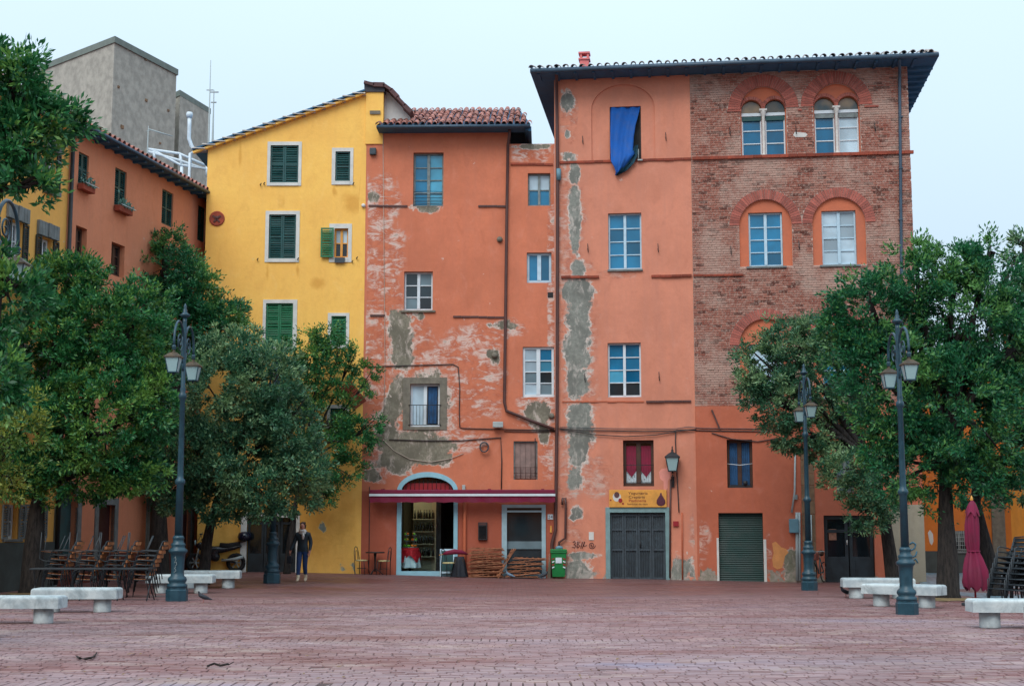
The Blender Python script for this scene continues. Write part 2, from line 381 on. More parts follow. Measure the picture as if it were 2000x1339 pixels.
def window(F, r, cols=2, rows=4, fm='white_paint', pm='pane_blue', y=.13, fw=.055, hole=True, holes=None, sill=None, sillm='grey_stone', name='window', panes=None, rails=None, bars=None):
    u0, z0, u1, z1 = r
    if hole: (F.holes if holes is None else holes).append(rpoly(r))
    mb = MB(); y1 = y+.07; e = .004
    mb.box(u0+e, u0+fw, y, y1, z0+e, z1-e); mb.box(u1-fw, u1-e, y, y1, z0+e, z1-e)
    mb.box(u0+fw, u1-fw, y+.002, y1, z1-fw, z1-e); mb.box(u0+fw, u1-fw, y+.002, y1, z0+e, z0+fw*1.2)
    cw = (u1-u0-2*fw)/cols; b0, b1 = z0+fw*1.2, z1-fw
    for i in range(1, cols):
        x = u0+fw+cw*i; mb.box(x-fw*.8, x+fw*.8, y-.012, y1-.004, b0, b1)
    rh = (b1-b0)/rows; xs = [u0+fw+cw*i for i in range(cols+1)]
    for j in range(1, rows):
        for i in range(cols): mb.box(xs[i]+(.8*fw if i else 0), xs[i+1]-(.8*fw if i < cols-1 else 0), y+.012, y1-.01, b0+rh*j-.016, b0+rh*j+.016)
    w = mb.build(name, fm, F.root)
    for j in range(rows):
        for i in range(cols):
            p = pm if panes is None else panes[(rows-1-j)*cols+i]
            tl = random.uniform(-.006, .006)
            q = MB(); a, b = xs[i]+(.8*fw if i else 0), xs[i+1]-(.8*fw if i < cols-1 else 0); c, d = b0+rh*j+(.016 if j else 0), b0+rh*(j+1)-(.016 if j < rows-1 else 0)
            q.add([(a, y+.045+tl, c), (b, y+.045-tl, c), (b, y+.045-tl, d), (a, y+.045+tl, d), (a, y+.056, c), (b, y+.056, c), (b, y+.056, d), (a, y+.056, d)],
                  [(0, 1, 2, 3), (7, 6, 5, 4), (0, 4, 5, 1), (1, 5, 6, 2), (2, 6, 7, 3), (3, 7, 4, 0)])
            q.build('pane', p, w)
    if sill:
        MB().bbox(u0-sill, u1+sill, -.07, y+.02, z0-.07, z0-.002, .012).build('sill', sillm, w)
    if rails:                                     # an iron guard rail across the lower part
        zt = z0+(z1-z0)*rails; g = MB()
        for zz in (z0+.06, zt): g.tube([(u0-.05, -.05, zz), (u1+.05, -.05, zz)], .014, 6)
        k = int((u1-u0)/.11)
        for i in range(k+1): g.tube([(u0+(u1-u0)*i/k, -.05, z0+.06), (u0+(u1-u0)*i/k, -.05, zt)], .008, 5)
        g.build('guard_rail', 'iron', w)
    return w
SLAT = {}
def shutter(F, r, mat, y=.03, name='shutter', leaves=1, rotz=0., hinge=0, label=None):
    u0, z0, u1, z1 = r; L = (u1-u0)/leaves; res = []
    for k in range(leaves):
        a, b = 0.004, L-.004; h = z1-z0; mb = MB(); f = .05
        mb.box(a, a+f, 0, .04, 0, h); mb.box(b-f, b, 0, .04, 0, h); mb.box(a+f, b-f, .001, .039, 0, f*1.3); mb.box(a+f, b-f, .001, .039, h-f, h)
        mid = h*.5; mb.box(a+f, b-f, .001, .039, mid-.03, mid+.03)
        o = mb.build(name, mat, F.root, (u0+L*k, y, z0), (0, 0, rotz))
        wd = b-a-2*f; key = (round(wd, 2), mat)
        if key not in SLAT:
            s = MB(); s.add([(0, -.004, -.024), (wd, -.004, -.024), (wd, .03, .02), (0, .03, .02), (0, .004, -.026), (wd, .004, -.026), (wd, .036, .014), (0, .036, .014)],
                            [(0, 1, 2, 3), (7, 6, 5, 4), (0, 4, 5, 1), (1, 5, 6, 2), (2, 6, 7, 3), (3, 7, 4, 0)]); SLAT[key] = s.mesh('slat', mat)
        n = int((h-f*2.3)/.062)
        for i in range(n):
            z = f*1.3+.03+(h-f*2.3-.06)*(i+.5)/n
            if abs(z-mid) > .05: obj('slat', SLAT[key], o, (a+f, .004, z), (random.uniform(-.12, .12), 0, 0))
        res.append(o)
    return res
def surround(F, r, inner, mat='white_stone', y=-.025, name='window_surround'):
    a, b = r, inner; mb = MB(); t = .05
    mb.box(a[0], b[0], y, y+t, a[1], a[3]); mb.box(b[2], a[2], y, y+t, a[1], a[3]); mb.box(b[0], b[2], y+.002, y+t, b[3], a[3]); mb.box(b[0], b[2], y-.02, y+t, a[1], b[1])
    return mb.build(name, mat, F.root)
TILE = {}
def tile_mesh(mat, L=.44, r=.085):
    if mat not in TILE:
        mb = MB(); vs = []; k = 6
        for (yy, rr) in ((0, r*1.12), (L, r*.9)):
            for i in range(k+1):
                t = math.pi*i/k; vs.append((rr*math.cos(t), yy, rr*math.sin(t)))
        for (yy, rr) in ((0, r*1.12-.015), (L, r*.9-.015)):
            for i in range(k+1):
                t = math.pi*i/k; vs.append((rr*math.cos(t), yy, rr*math.sin(t)))
        n = k+1; fs = [(i, n+i, n+i+1, i+1) for i in range(k)]+[(2*n+i, 2*n+i+1, 3*n+i+1, 3*n+i) for i in range(k)]+[(i, i+1, 2*n+i+1, 2*n+i) for i in range(k)]
        mb.add(vs, fs); TILE[mat] = mb.mesh('roof_tile', mat)
    return TILE[mat]
def lay_tiles(parent, o, du, ds, n, rows, pitch, mat, rz=0., skip=None):
    """rows of barrel tiles: o = eave corner, du = step along the eave, ds = horizontal step up the slope (vectors)"""
    me = tile_mesh(mat); o, du, ds = Vector(o), Vector(du), Vector(ds); up = Vector((0, 0, ds.length*math.tan(pitch)))
    for j in range(rows):
        for i in range(n):
            if skip and skip(i, j): continue
            p = o+du*i+(ds+up)*j
            obj('roof_tile', me, parent, p+Vector((random.uniform(-.015, .015), random.uniform(-.03, .03), random.uniform(-.008, .02))), (pitch+random.uniform(-.03, .03), random.uniform(-.05, .05), rz+random.uniform(-.05, .05)))
def strip(F, name, pts, r, mat, dy=-.04, seg=6):
    return MB().tube([F.P(x, y, dy) for x, y in pts], r, seg).build(name, mat, F.root)
def hook(F, px, py, h=.3):
    u, z = F.uz(px, py); return MB().tube([(u, .03, z-.02), (u, -.07, z-.02), (u+.02, -.08, z-h*.5), (u, -.07, z+h*.5)], .013, 5).build('iron_hook', 'iron', F.root)
def ledge(F, x0, y0, x1, y1, mat, h=.08, out_=.07, name='string_course'):
    a, b = F.uz(x0, y0), F.uz(x1, y1); mb = MB()
    k = max(1, int((b[0]-a[0])/.28)); L = (b[0]-a[0])/k
    for i in range(k):                       # a course of bricks on edge, each a little out of line
        j = random.uniform(-.012, .012); z = a[1]+(b[1]-a[1])*(i+.5)/k
        mb.box(a[0]+L*i+.003, a[0]+L*(i+1)-.003, -out_+j, .02, z-h/2+j*.5, z+h/2+j*.5)
    return mb.build(name, mat, F.root)
def bricks_between(mb, F, z0, z1, spans, pitch=.079, blen=.27, y=-.012):
    """running-bond brickwork as real bricks; spans(z) gives the free stretches of wall at a height"""
    k = int((z1-z0)/pitch)
    for j in range(k):
        z = z0+pitch*j; off = (.5*blen if j % 2 else 0)+random.uniform(-.03, .03)
        for (a, b) in spans(z+pitch/2):
            x = a-((a-off) % blen) if True else a
            while x < b-.02:
                l, r = max(a, x), min(b, x+blen)
                if r-l > .05:
                    dd = random.uniform(-.006, .006)-(0.016 if random.random() < .03 else 0); jz = random.uniform(-.003, .003)
                    q = .006+random.uniform(0, .004)
                    v = [(l+q, y+dd, z+q+jz), (r-q, y+dd+random.uniform(-.003, .003), z+q+jz), (r-q, y+dd, z+pitch-q+jz), (l+q, y+dd, z+pitch-q+jz)]
                    mb.add(v+[(p[0], .01, p[2]) for p in v], [(0, 1, 2, 3), (0, 4, 5, 1), (1, 5, 6, 2), (2, 6, 7, 3), (3, 7, 4, 0)])
                x += blen
def voussoirs(F, c, ri, ro, n, y0, y1, mat='voussoir', a0=0., a1=math.pi, name='brick_arch'):
    """an arch of wedge-shaped bricks, each a piece of its own"""
    ring = MB(); k = 40; vs = []
    for i in range(k+1):
        t = a0+(a1-a0)*i/k
        for r in (ri+.012, ro-.012): vs.append((c[0]+r*math.cos(t), y0+.018, c[1]+r*math.sin(t)))
    ring.add(vs, [(2*i, 2*i+1, 2*i+3, 2*i+2) for i in range(k)]); o = ring.build(name, 'mortar', F.root)
    st = (a1-a0)/n; g = st*.07; w = MB(); h = st/2-g
    w.prism([(ri*math.cos(h), -ri*math.sin(h)), (ro*math.cos(h), -ro*math.sin(h)), (ro*math.cos(h), ro*math.sin(h)), (ri*math.cos(h), ri*math.sin(h))], y0, y1)
    me = w.mesh('brick', mat)
    for i in range(n): obj('brick', me, o, (c[0], random.uniform(-.008, .004), c[1]), (0, -(a0+st*(i+.5)), 0))
    return o
# ------------------------------------------------------------ RIGHT HOUSE: orange plaster and old brick
AR = gp(1086, 1128.5); AN = R(-7.25)
FR = Facade('corner_house', AR, AN, 'tall five storey house, half orange plaster, half bare brick with arched windows')
W = FR.uz(1785, 500)[0]; UB = FR.uz(1352, 460)[0]; ZT = FR.uz(1200, 152)[1]; ZB = FR.uz(1450, 792)[1]; UP = FR.uz(1562, 1000)[0]
U = lambda x, y: FR.uz(x, y)
def bl(F, L): # patches given as photo ellipses (cx, cy, rx, ry)
    r = []
    for (x, y, a, b) in L:
        p, q, t = F.uz(x, y), F.uz(x+a, y), F.uz(x, y-b); r.append((p[0], p[1], q[0]-p[0], t[1]-p[1]))
    return r
gR = bl(FR, [(1108, 200, 12, 22), (1107, 262, 7, 8), (1112, 306, 14, 9), (1122, 345, 10, 28), (1122, 410, 11, 62), (1124, 470, 8, 30), (1128, 522, 14, 14), (1115, 575, 14, 28), (1136, 570, 22, 30), (1132, 625, 20, 50), (1128, 690, 26, 40), (1128, 745, 22, 34),
             (1132, 830, 26, 42), (1128, 880, 18, 34), (1124, 935, 16, 20), (1128, 1000, 10, 12), (1118, 1012, 7, 7), (1135, 1085, 30, 7), (1130, 1115, 26, 20), (1325, 1108, 22, 24), (1548, 1110, 12, 26), (1365, 1120, 12, 10)])
wR = bl(FR, [(1098, 400, 12, 90), (1106, 560, 30, 50), (1128, 850, 34, 80), (1112, 940, 26, 40), (1120, 1060, 24, 50), (1225, 322, 24, 8), (1372, 1040, 26, 50), (1150, 520, 14, 12), (1114, 440, 30, 130), (1128, 650, 42, 100), (1130, 770, 40, 60), (1112, 230, 18, 60), (1205, 535, 40, 10), (1165, 930, 30, 40)])
plaster('plaster_orange', S(210, 135, 108), gR, wR, grayc=S(132, 134, 126), rimc=S(214, 204, 194), foot=.05, streak=.8)
plaster('plaster_low', S(186, 102, 74), bl(FR, [(1545, 1105, 14, 30), (1362, 1118, 12, 10), (1742, 1100, 10, 30)]), bl(FR, [(1370, 1060, 20, 45), (1500, 1080, 8, 40)]), foot=.12, streak=.5)
plaster('plaster_corner', S(150, 142, 124), bl(FR, [(1760, 1060, 20, 40), (1775, 1110, 20, 20)]), bl(FR, [(1765, 1060, 40, 90)]), wornc=S(196, 190, 176), redc=S(110, 96, 80), streak=1.)
# holes of the orange part
hO, hL, hB = [], [], []                       # orange wall, lower wall, brick wall
nic = FR.rect(1155, 165, 1279, 314); nsp = FR.uz(1216, 212)[1]
nic_poly = arch_poly(nic[0], nic[2], nic[1], nsp, nic[3]-nsp)
hO.append(nic_poly)
r1 = FR.rect(1191, 207, 1252, 316)
FR.wall('niche_panel', [(a, b) for a, b in arch_poly(nic[0]-.01, nic[2]+.01, nic[1]-.01, nsp, nic[3]-nsp+.01)], [rpoly((r1[0], nic[1]+.03, r1[2], r1[3]))], 'plaster_orange', .06, .25)
r1 = (r1[0], nic[1]+.03, r1[2], r1[3])
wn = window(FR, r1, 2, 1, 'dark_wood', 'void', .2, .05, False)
r2 = FR.rect(1188, 416, 1253, 526); window(FR, r2, 2, 4, 'blue_white_paint', 'pane_blue', holes=hO, sill=.03)
r3 = FR.rect(1187, 669, 1252, 775); window(FR, r3, 2, 4, 'white_paint', None, holes=hO, panes=['pane_blue', 'pane_blue', 'pane_blue', 'pane_blue', 'pane_sky', 'pane_deep', 'pane_dark', 'pane_dark'])
r4 = FR.rect(1217, 859, 1277, 949); w4 = window(FR, r4, 2, 1, 'brown_wood', 'pane_black', .2, .09, holes=hO)
def curtain(F, r, y, mat, parent, waves=6, name='curtain', taper=0.):
    mb = MB(); n = waves*6; vs = []
    for j in range(7):
        t = j/6
        for i in range(n+1):
            s = i/n; x = r[0]+(r[2]-r[0])*(.5+(s-.5)*(1-taper*math.sin(t*math.pi)))
            vs.append((x, y+.012*math.sin(s*waves*2*math.pi)+.004*math.sin(9*t+s*5), r[3]+(r[1]-r[3])*t))
    mb.add(vs, [(j*(n+1)+i, (j+1)*(n+1)+i, (j+1)*(n+1)+i+1, j*(n+1)+i+1) for j in range(6) for i in range(n)], 0, True)
    return mb.build(name, mat, parent)
def swag(F, r, y, mat, parent):                 # a curtain cut to a point at the bottom
    mb = MB(); n = 18; vs = []
    for j in range(6):
        for i in range(n+1):
            s = i/n; zb = r[1]+(r[3]-r[1])*.22*abs(2*s-1)**1.2*0+(r[3]-r[1])*.2*abs(2*s-1)
            vs.append((r[0]+(r[2]-r[0])*s, y+.01*math.sin(s*25), r[3]+(zb-r[3])*j/5))
    mb.add(vs, [(j*(n+1)+i, (j+1)*(n+1)+i, (j+1)*(n+1)+i+1, j*(n+1)+i+1) for j in range(5) for i in range(n)], 0, True)
    return mb.build('curtain', mat, parent)
um = (r4[0]+r4[2])/2
for a, b in ((r4[0]+.1, um-.08), (um+.08, r4[2]-.1)):
    h = r4[3]-r4[1]; curtain(FR, (a, r4[1]+.1, b, r4[1]+.5), .232, 'curtain_white', w4, 4); swag(FR, (a, r4[1]+.3, b, r4[3]-.18), .215, 'curtain_pink', w4)
for zz in (h*.46, .12): MB().tube([(r4[0], .05, r4[1]+zz), (r4[2], .05, r4[1]+zz)], .012, 6).build('guard_rail', 'iron', w4)
rd = FR.rect(1192, 1000, 1300, 1130); rdo = FR.rect(1183, 990, 1308, 1130)
hO.append(rpoly((rdo[0]+.05, -.5, rdo[2]-.05, rdo[3]-.05)))
zt = ZT+.02
FR.wall('plaster_wall', [(0, -.5), (UB, -.5), (UB, zt), (0, zt)], hO, 'plaster_orange', 0, .25, 7.9)
# lower plastered stretch, a little proud of the brick above
r5 = FR.rect(1420, 858, 1470, 952); w5 = window(FR, r5, 2, 1, 'brown_wood', 'pane_black', .2, .08, holes=hL)
um = (r5[0]+r5[2])/2
for a, b in ((r5[0]+.09, um-.07), (um+.07, r5[2]-.09)): curtain(FR, (a, r5[1]+.1, b, r5[3]-.1), .215, 'curtain_blue', w5, 4)
MB().tube([(r5[0], .06, r5[1]+(r5[3]-r5[1])*.5), ((r5[0]+r5[2])/2, .04, r5[1]+(r5[3]-r5[1])*.47), (r5[2], .06, r5[1]+(r5[3]-r5[1])*.5)], .012, 6).build('curtain_rod', 'white_paint', w5)
MB().box(r5[0]+.05, r5[2]-.05, .02, .1, r5[1]+.005, r5[1]+.09).tube([(r5[2]-.25, .05, r5[1]+.08), (r5[2]-.25, .05, r5[1]+.22)], .07, 7).build('plant_pot', 'iron', w5)
r6 = FR.rect(1633, 860, 1668, 962); window(FR, r6, 2, 3, 'old_frame', 'pane_grey', .18, holes=hL)
rs = FR.rect(1404, 1001, 1491, 1127); hL.append(rpoly((rs[0], -.5, rs[2], rs[3])))
r7 = FR.rect(1610, 1006, 1708, 1133); hL.append(rpoly((r7[0], -.5, r7[2], r7[3])))
pl = FR.rect(1566, 880, 1592, 1133)
UC = FR.uz(1742, 1050)[0]
FR.wall('lower_wall', [(UB+.002, -.5), (W, -.5), (W, ZB), (UB+.002, ZB)], hL, 'plaster_low', -.03, .3, 7.8)
MB().box(UC, W+.01, -.045, .1, -.5, U(1760, 985)[1]).build('corner_facing', 'plaster_corner', FR.root)
# stone pier between the two shops, built of blocks
pb = MB(); zz = -.4
stones = []
while zz < pl[3]:
    hgt = random.uniform(.32, .55); q = MB(); q.bbox(pl[0], pl[2], -.06+random.uniform(0, .012), .05, zz, min(zz+hgt, pl[3])-.012, .012); stones.append(q); zz += hgt
for q in stones: q.build('stone_block', 'pier_stone' if 'pier_stone' in M else simple('pier_stone', S(126, 100, 76), .95, .25, 4, .7), FR.root)
bz = pl[3]
pk = MB()
for j in range(11):
    for i in range(2): pk.box(pl[0]+(pl[2]-pl[0])*i/2+.004, pl[0]+(pl[2]-pl[0])*(i+1)/2-.004, -.05+random.uniform(0, .01), .03, bz+.005+j*.08, bz+.075+j*.08)
pk.build('pier_brickwork', 'brick_red', FR.root)['kind'] = 'stuff'
# ---- the brick wall with its arches
px2m = (FR.uz(1500, 300)[0]-FR.uz(1400, 300)[0])/100
bif, nich = [], []
for (cx, spy, sil) in ((1490.5, 212, 306), (1633.5, 206, 300)): 
    c = U(cx, spy); bif.append((c, 45*px2m, 69*px2m, U(cx, sil)[1]))
for (cx, spy, sil) in ((1495, 439, 520), (1638.5, 435, 517), (1496, 673, 778), (1640, 671, 776)):
    c = U(cx, spy); nich.append((c, 51*px2m, 70*px2m, U(cx, sil)[1]))
arches = bif+nich
for (c, ri, ro, zs) in arches: hB.append(arch_poly(c[0]-ri, c[0]+ri, zs, c[1], ri, 20))
FR.wall('brick_wall', [(UB+.002, ZB), (W, ZB), (W, zt), (UB+.002, zt)], hB, 'mortar', .012, .26, 7.8)
def spans(z):
    cuts = []
    for (c, ri, ro, zs) in arches:
        if zs-.0 < z < c[1]: cuts.append((c[0]-ri, c[0]+ri))
        elif c[1] <= z < c[1]+ro: d = math.sqrt(ro*ro-(z-c[1])**2); cuts.append((c[0]-d-.01, c[0]+d+.01))
    cuts.sort(); a = UB+.004; res = []
    for p, q in cuts:
        if p > a: res.append((a, p))
        a = max(a, q)
    if a < W: res.append((a, W+.012))
    return res
bw = MB(); bricks_between(bw, FR, ZB+.002, zt-.02, spans)
o = bw.build('brickwork', 'brickwork', FR.root); o['kind'] = 'stuff'
for i, (c, ri, ro, zs) in enumerate(arches): voussoirs(FR, c, ri, ro, 38, -.03, .06)
# two-light windows: plaster tympanum, two small brick arches, a marble column
for i, (c, ri, ro, zs) in enumerate(bif):
    sr = .335; cs = (c[0]-ri*.51, c[0]+ri*.51); hp = []
    for x in cs: hp.append(arch_poly(x-sr, x+sr, zs-.02, c[1]+.0, sr, 12))
    for x in cs: hp.append  # (holes kept apart by the column strip)
    FR.wall('tympanum', arch_poly(c[0]-ri-.005, c[0]+ri+.005, zs-.03, c[1], ri+.005, 20), hp, 'niche_plaster', .10, .2)
    for x in cs: voussoirs(FR, (x, c[1]), sr, sr+.115, 17, .06, .12)
    col = MB(); col.lathe([(.09, 0), (.09, .06), (.06, .1), (.052, .16), (.05, c[1]-zs-.34), (.056, c[1]-zs-.3), (.05, c[1]-zs-.27), (.075, c[1]-zs-.2), (.1, c[1]-zs-.1), (.1, c[1]-zs-.06)], (c[0], .1, zs), 12)
    col.bbox(c[0]-.13, c[0]+.13, .0, .22, c[1]-.07, c[1]+.0, .012); col.build('column', 'marble', FR.root)
    for k, x in enumerate(cs):
        zc = c[1]-.22
        pp = ['pane_deep']*3 if (i, k) != (1, 1) else ['pane_milk', 'pane_milk', 'pane_milk']
        w0 = window(FR, (x-sr, zs+.0, x+sr, zc), 1, 3, 'white_paint', None, .2, .05, False, panes=pp)
        MB().box(x-sr, x+sr, .15, .24, zc+.004, zc+.11).build('transom', 'white_paint', w0)
        MB().box(x-sr+.02, x+sr-.02, .17, .22, zc-.15, zc-.002).build('roller_blind', 'shutter_teal' if i == 0 else 'old_frame', w0)
        fan = arch_poly(x-sr+.01, x+sr-.01, zc+.112, c[1], sr-.01, 12); MB().prism(fan, .22, .23).build('fanlight', 'pane_tan' if 'pane_tan' in M else (glass('pane_tan', S(40, 60, 66), .15, S(140, 116, 84)), M['pane_tan'])[1], w0)
for i, (c, ri, ro, zs) in enumerate(nich):
    wd = .555; wx = c[0]; r = (wx-wd, zs+.0, wx+wd, zs+(1.83 if i < 2 else 1.80))
    FR.wall('niche_panel', arch_poly(c[0]-ri-.005, c[0]+ri+.005, zs-.03, c[1], ri+.005, 20), [rpoly(r)], 'niche_plaster', .07, .2)
    window(FR, r, 2, 4, 'blue_white_paint', ['pane_blue', 'pane_milk', 'pane_milk', 'pane_blue'][i], .17, .06, False, sill=.1)
# string courses, hooks, pipes, cables
ledge(FR, 1093, 318, 1350, 310.5, 'brick_red', .08, .05); ledge(FR, 1352, 310.5, 1784, 298, 'brick_red', .1, .1)
ledge(FR, 1096, 541, 1170, 541, 'brick_red'); ledge(FR, 1272, 540, 1351, 538, 'brick_red'); ledge(FR, 1354, 538, 1452, 537, 'brick_red', .07)
ledge(FR, 1262, 784, 1350, 783, 'pipe', .06, .06); ledge(FR, 1098, 784, 1258, 784, 'pipe_orange', .04, .03)
for (cx, spy, w_) in ((1562, 212, 4), (1434, 214, 14), (1702, 205, 14)): ledge(FR, cx-w_, spy+3, cx+w_, spy+3, 'voussoir', .06, .05)
for q in ((1138, 275), (1300, 268), (1148, 485), (1285, 485), (1287, 735), (1142, 738), (1425, 258), (1554, 255), (1708, 250), (1427, 490), (1560, 480)): hook(FR, *q)
u, z = U(1390, 800); p2 = U(1406, 838); MB().beam((u, -.06, z), (p2[0], -.06, p2[1]), .05, .05).build('iron_stay', 'pipe', FR.root)
MB().tube([FR.P(1757, 112, -.82), FR.P(1757, 120, -.8), FR.P(1757, 142, -.1), FR.P(1757, 160, -.09), FR.P(1760, 470, -.09), FR.P(1766, 1000, -.09), FR.P(1768, 1130, -.09)], .05, 8).build('downpipe', 'gutter', FR.root)
for y in (230, 330, 430): u, z = U(1758.5, y); MB().box(u-.065, u+.065, -.15, .02, z-.02, z+.02).build('pipe_bracket', 'gutter', FR.root)
MB().tube([FR.P(1087, 132, -.8), FR.P(1087, 145, -.7), FR.P(1087, 165, -.12), FR.P(1088, 240, -.1), FR.P(1089, 345, -.1), FR.P(1088, 800, -.1), FR.P(1085, 1035, -.1), FR.P(1078, 1060, -.12), FR.P(1079, 1127, -.12)], .055, 8).build('downpipe', 'pipe', FR.root)
MB().tube([FR.P(1091, 330, -.1), FR.P(1091, 352, -.1)], .085, 8).build('pipe_collar', 'box_blue', FR.root)
MB().tube([FR.P(1098, 985, -.1), FR.P(1099, 972, -.12), FR.P(1104, 972, -.12), FR.P(1105, 985, -.1), FR.P(1104, 1050, -.1), FR.P(1092, 1058, -.1), FR.P(1090, 1075, -.1)], .04, 7).build('service_pipe', 'pipe', FR.root)
for (dy, sag, pts) in ((-.05, 0, [(1088, 836), (1140, 840), (1200, 841), (1260, 842), (1318, 841), (1322, 839), (1400, 841), (1480, 842), (1550, 843)]), (-.07, 0, [(1094, 838), (1160, 848), (1220, 852), (1280, 849), (1330, 841), (1360, 838)]), (-.06, 0, [(1390, 845), (1430, 857), (1480, 862), (1540, 852)]),
                       (-.05, 0, [(1320, 840), (1319, 860), (1321, 900), (1325, 980), (1326, 1000)])):
    strip(FR, 'cable', pts, .018, 'cable', dy)
strip(FR, 'cable', [(1094, 834), (1200, 836.5), (1318, 837), (1345, 833), (1370, 836), (1545, 838)], .013, 'grille', -.05)
strip(FR, 'conduit', [(1310, 935), (1309, 1000), (1308.5, 1128)], .03, 'pipe', -.05); strip(FR, 'conduit', [(1332, 1000), (1332.5, 1060), (1333, 1131)], .025, 'pipe_orange', -.05)
strip(FR, 'conduit', [(1553, 885), (1552, 960), (1546, 1000)], .03, 'pipe_pale', -.08); strip(FR, 'conduit', [(1556, 1000), (1557, 1133)], .045, 'pipe_pale', -.08); strip(FR, 'conduit', [(1561, 1000), (1562, 1133)], .035, 'pipe_pale', -.1); strip(FR, 'conduit', [(1584, 1005), (1586, 1133)], .025, 'pipe_pale', -.12)
u, z = U(1541, 1040); MB().bbox(u, u+.3, -.22, -.03, z, z+.45, .03).build('meter_box', 'box_blue', FR.root)
u, z = U(1550, 975); MB().box(u, u+.12, -.1, -.03, z, z+.16).build('junction_box', 'old_frame', FR.root)
u, z = U(1320, 1022); MB().box(u-.09, u+.09, -.06, 0, z-.08, z+.08).build('letter_box', 'red_paint', FR.root)
u, z = U(1155, 1046); MB().box(u-.08, u+.08, -.03, 0, z-.13, z+.13).build('notice_plate', 'sign_yellow' if False else 'white_stone', FR.root)
# pale repair patch by the lantern (a lick of different paint with its own outline)
def patch(F, pts, mat, y=-.004, name='plaster_patch', h=.006):
    P = [F.uz(*p) for p in pts]; return MB().prism(P, y, y+h).build(name, mat, F.root)
patch(FR, [(1287, 921), (1292, 915), (1300, 914), (1304, 911), (1312, 914), (1310, 930), (1305, 938), (1304, 952), (1301, 957), (1296, 955), (1296, 940), (1289, 934)], 'pink_plaster')
patch(FR, [(1508, 1060), (1515, 1057), (1520, 1062), (1526, 1068), (1535, 1071), (1540, 1078), (1533, 1085), (1531, 1096), (1527, 1108), (1518, 1111), (1510, 1106), (1508, 1090), (1511, 1080)], simple('ochre_patch', S(206, 140, 84), .9, .12, 4, .3), -.036)
patch(FR, [(1552, 258), (1574, 260), (1577, 264), (1572, 268), (1554, 268), (1549, 265)], 'white_stone', -.02)
# shop doors
def frame3(F, ro, ri, mat, y0=-.04, y1=.1, name='door_frame'):
    mb = MB(); mb.bbox(ro[0], ri[0], y0, y1, -.3, ro[3], .01); mb.bbox(ri[2], ro[2], y0, y1, -.3, ro[3], .01); mb.box(ri[0]-.002, ri[2]+.002, y0+.004, y1, ri[3], ro[3]-.004)
    return mb.build(name, mat, F.root)
frame3(FR, rdo, rd, simple('door_stone', S(120, 150, 152), .85, .14, 4, .4))
gd = MB().box(rd[0], rd[2], .14, .17, -.2, rd[3]).build('folding_gate', 'grille', FR.root)
L = (rd[2]-rd[0])/4
for i in range(4):
    q = MB(); a = rd[0]+L*i; b = a+L
    q.box(a+.01, a+.06, .08, .13, -.05, rd[3]-.02); q.box(b-.06, b-.01, .08, .13, -.05, rd[3]-.02)
    for zz in (-.02, .9, 1.55, rd[3]-.12): q.box(a+.06, b-.06, .085, .125, zz, zz+.06)
    for k in range(1, 6): x = a+.06+(L-.12)*k/6; q.tube([(x, .105, 0), (x, .105, rd[3]-.1)], .008, 5)
    q.build('gate_leaf', 'grille', gd)
MB().tube([(rd[0]+2*L+.07, .07, 1.0), (rd[0]+2*L+.07, .07, 1.2)], .02, 6).build('handle', 'iron', gd)
rsb = MB().box(rs[0], rs[2], .16, .18, -.3, rs[3]).build('roller_shutter', 'roll_green', FR.root)
sl = MB(); wd = rs[2]-rs[0]-.02
sl.add([(0, .02, 0), (wd, .02, 0), (wd, 0, .025), (0, 0, .025), (wd, .012, .066), (0, .012, .066), (0, .02, .07), (wd, .02, .07)], [(0, 1, 2, 3), (3, 2, 4, 5), (5, 4, 7, 6)]); sm = sl.mesh('shutter_slat', 'roll_green')
k = int((rs[3]+.12)/.07)
for i in range(k): obj('shutter_slat', sm, rsb, (rs[0]+.01, .135, -.1+.07*i))
MB().box(rs[0]+.05, rs[2]-.05, .1, .14, -.16, -.1).build('bottom_rail', 'pipe_pale', rsb)
MB().box(rs[0]-.07, rs[0]-.002, -.045, .0, -.2, rs[3]*.62).build('jamb', 'white_stone', FR.root); MB().box(rs[2]+.002, rs[2]+.09, -.045, .0, -.2, rs[3]*.6).build('jamb', 'white_stone', FR.root)
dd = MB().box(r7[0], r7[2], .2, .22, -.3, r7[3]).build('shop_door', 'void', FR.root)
dm = (r7[0]+r7[2])/2
simple('door_dark', S(34, 44, 50), .5, .2, 5, .1)
for a, b in ((r7[0]+.02, dm-.02), (dm+.02, r7[2]-.02)):
    q = MB(); zt_ = r7[3]-.55
    q.box(a, a+.1, .12, .19, -.2, r7[3]-.02); q.box(b-.1, b, .12, .19, -.2, r7[3]-.02); q.box(a+.1, b-.1, .122, .19, -.2, .72); q.box(a+.1, b-.1, .122, .19, zt_, zt_+.1); q.box(a+.1, b-.1, .122, .19, r7[3]-.12, r7[3]-.02)
    q.box(a+.18, b-.18, .11, .13, .05, .6); lf = q.build('door_leaf', 'door_dark', dd)
    MB().box(a+.1, b-.1, .165, .175, .72, zt_).build('pane', 'pane_black', lf); MB().box(a+.1, b-.1, .165, .175, zt_+.1, r7[3]-.12).build('pane', 'pane_black', lf)
MB().tube([(dm-.06, .09, 1.1), (dm-.06, .09, 1.25)], .018, 6).build('handle', 'marble', dd)
MB().box(dm-.62, dm-.38, .155, .16, 1.25, 1.6).build('poster', simple('poster_tan', S(150, 104, 84), .8, .3, 14, 0), dd)
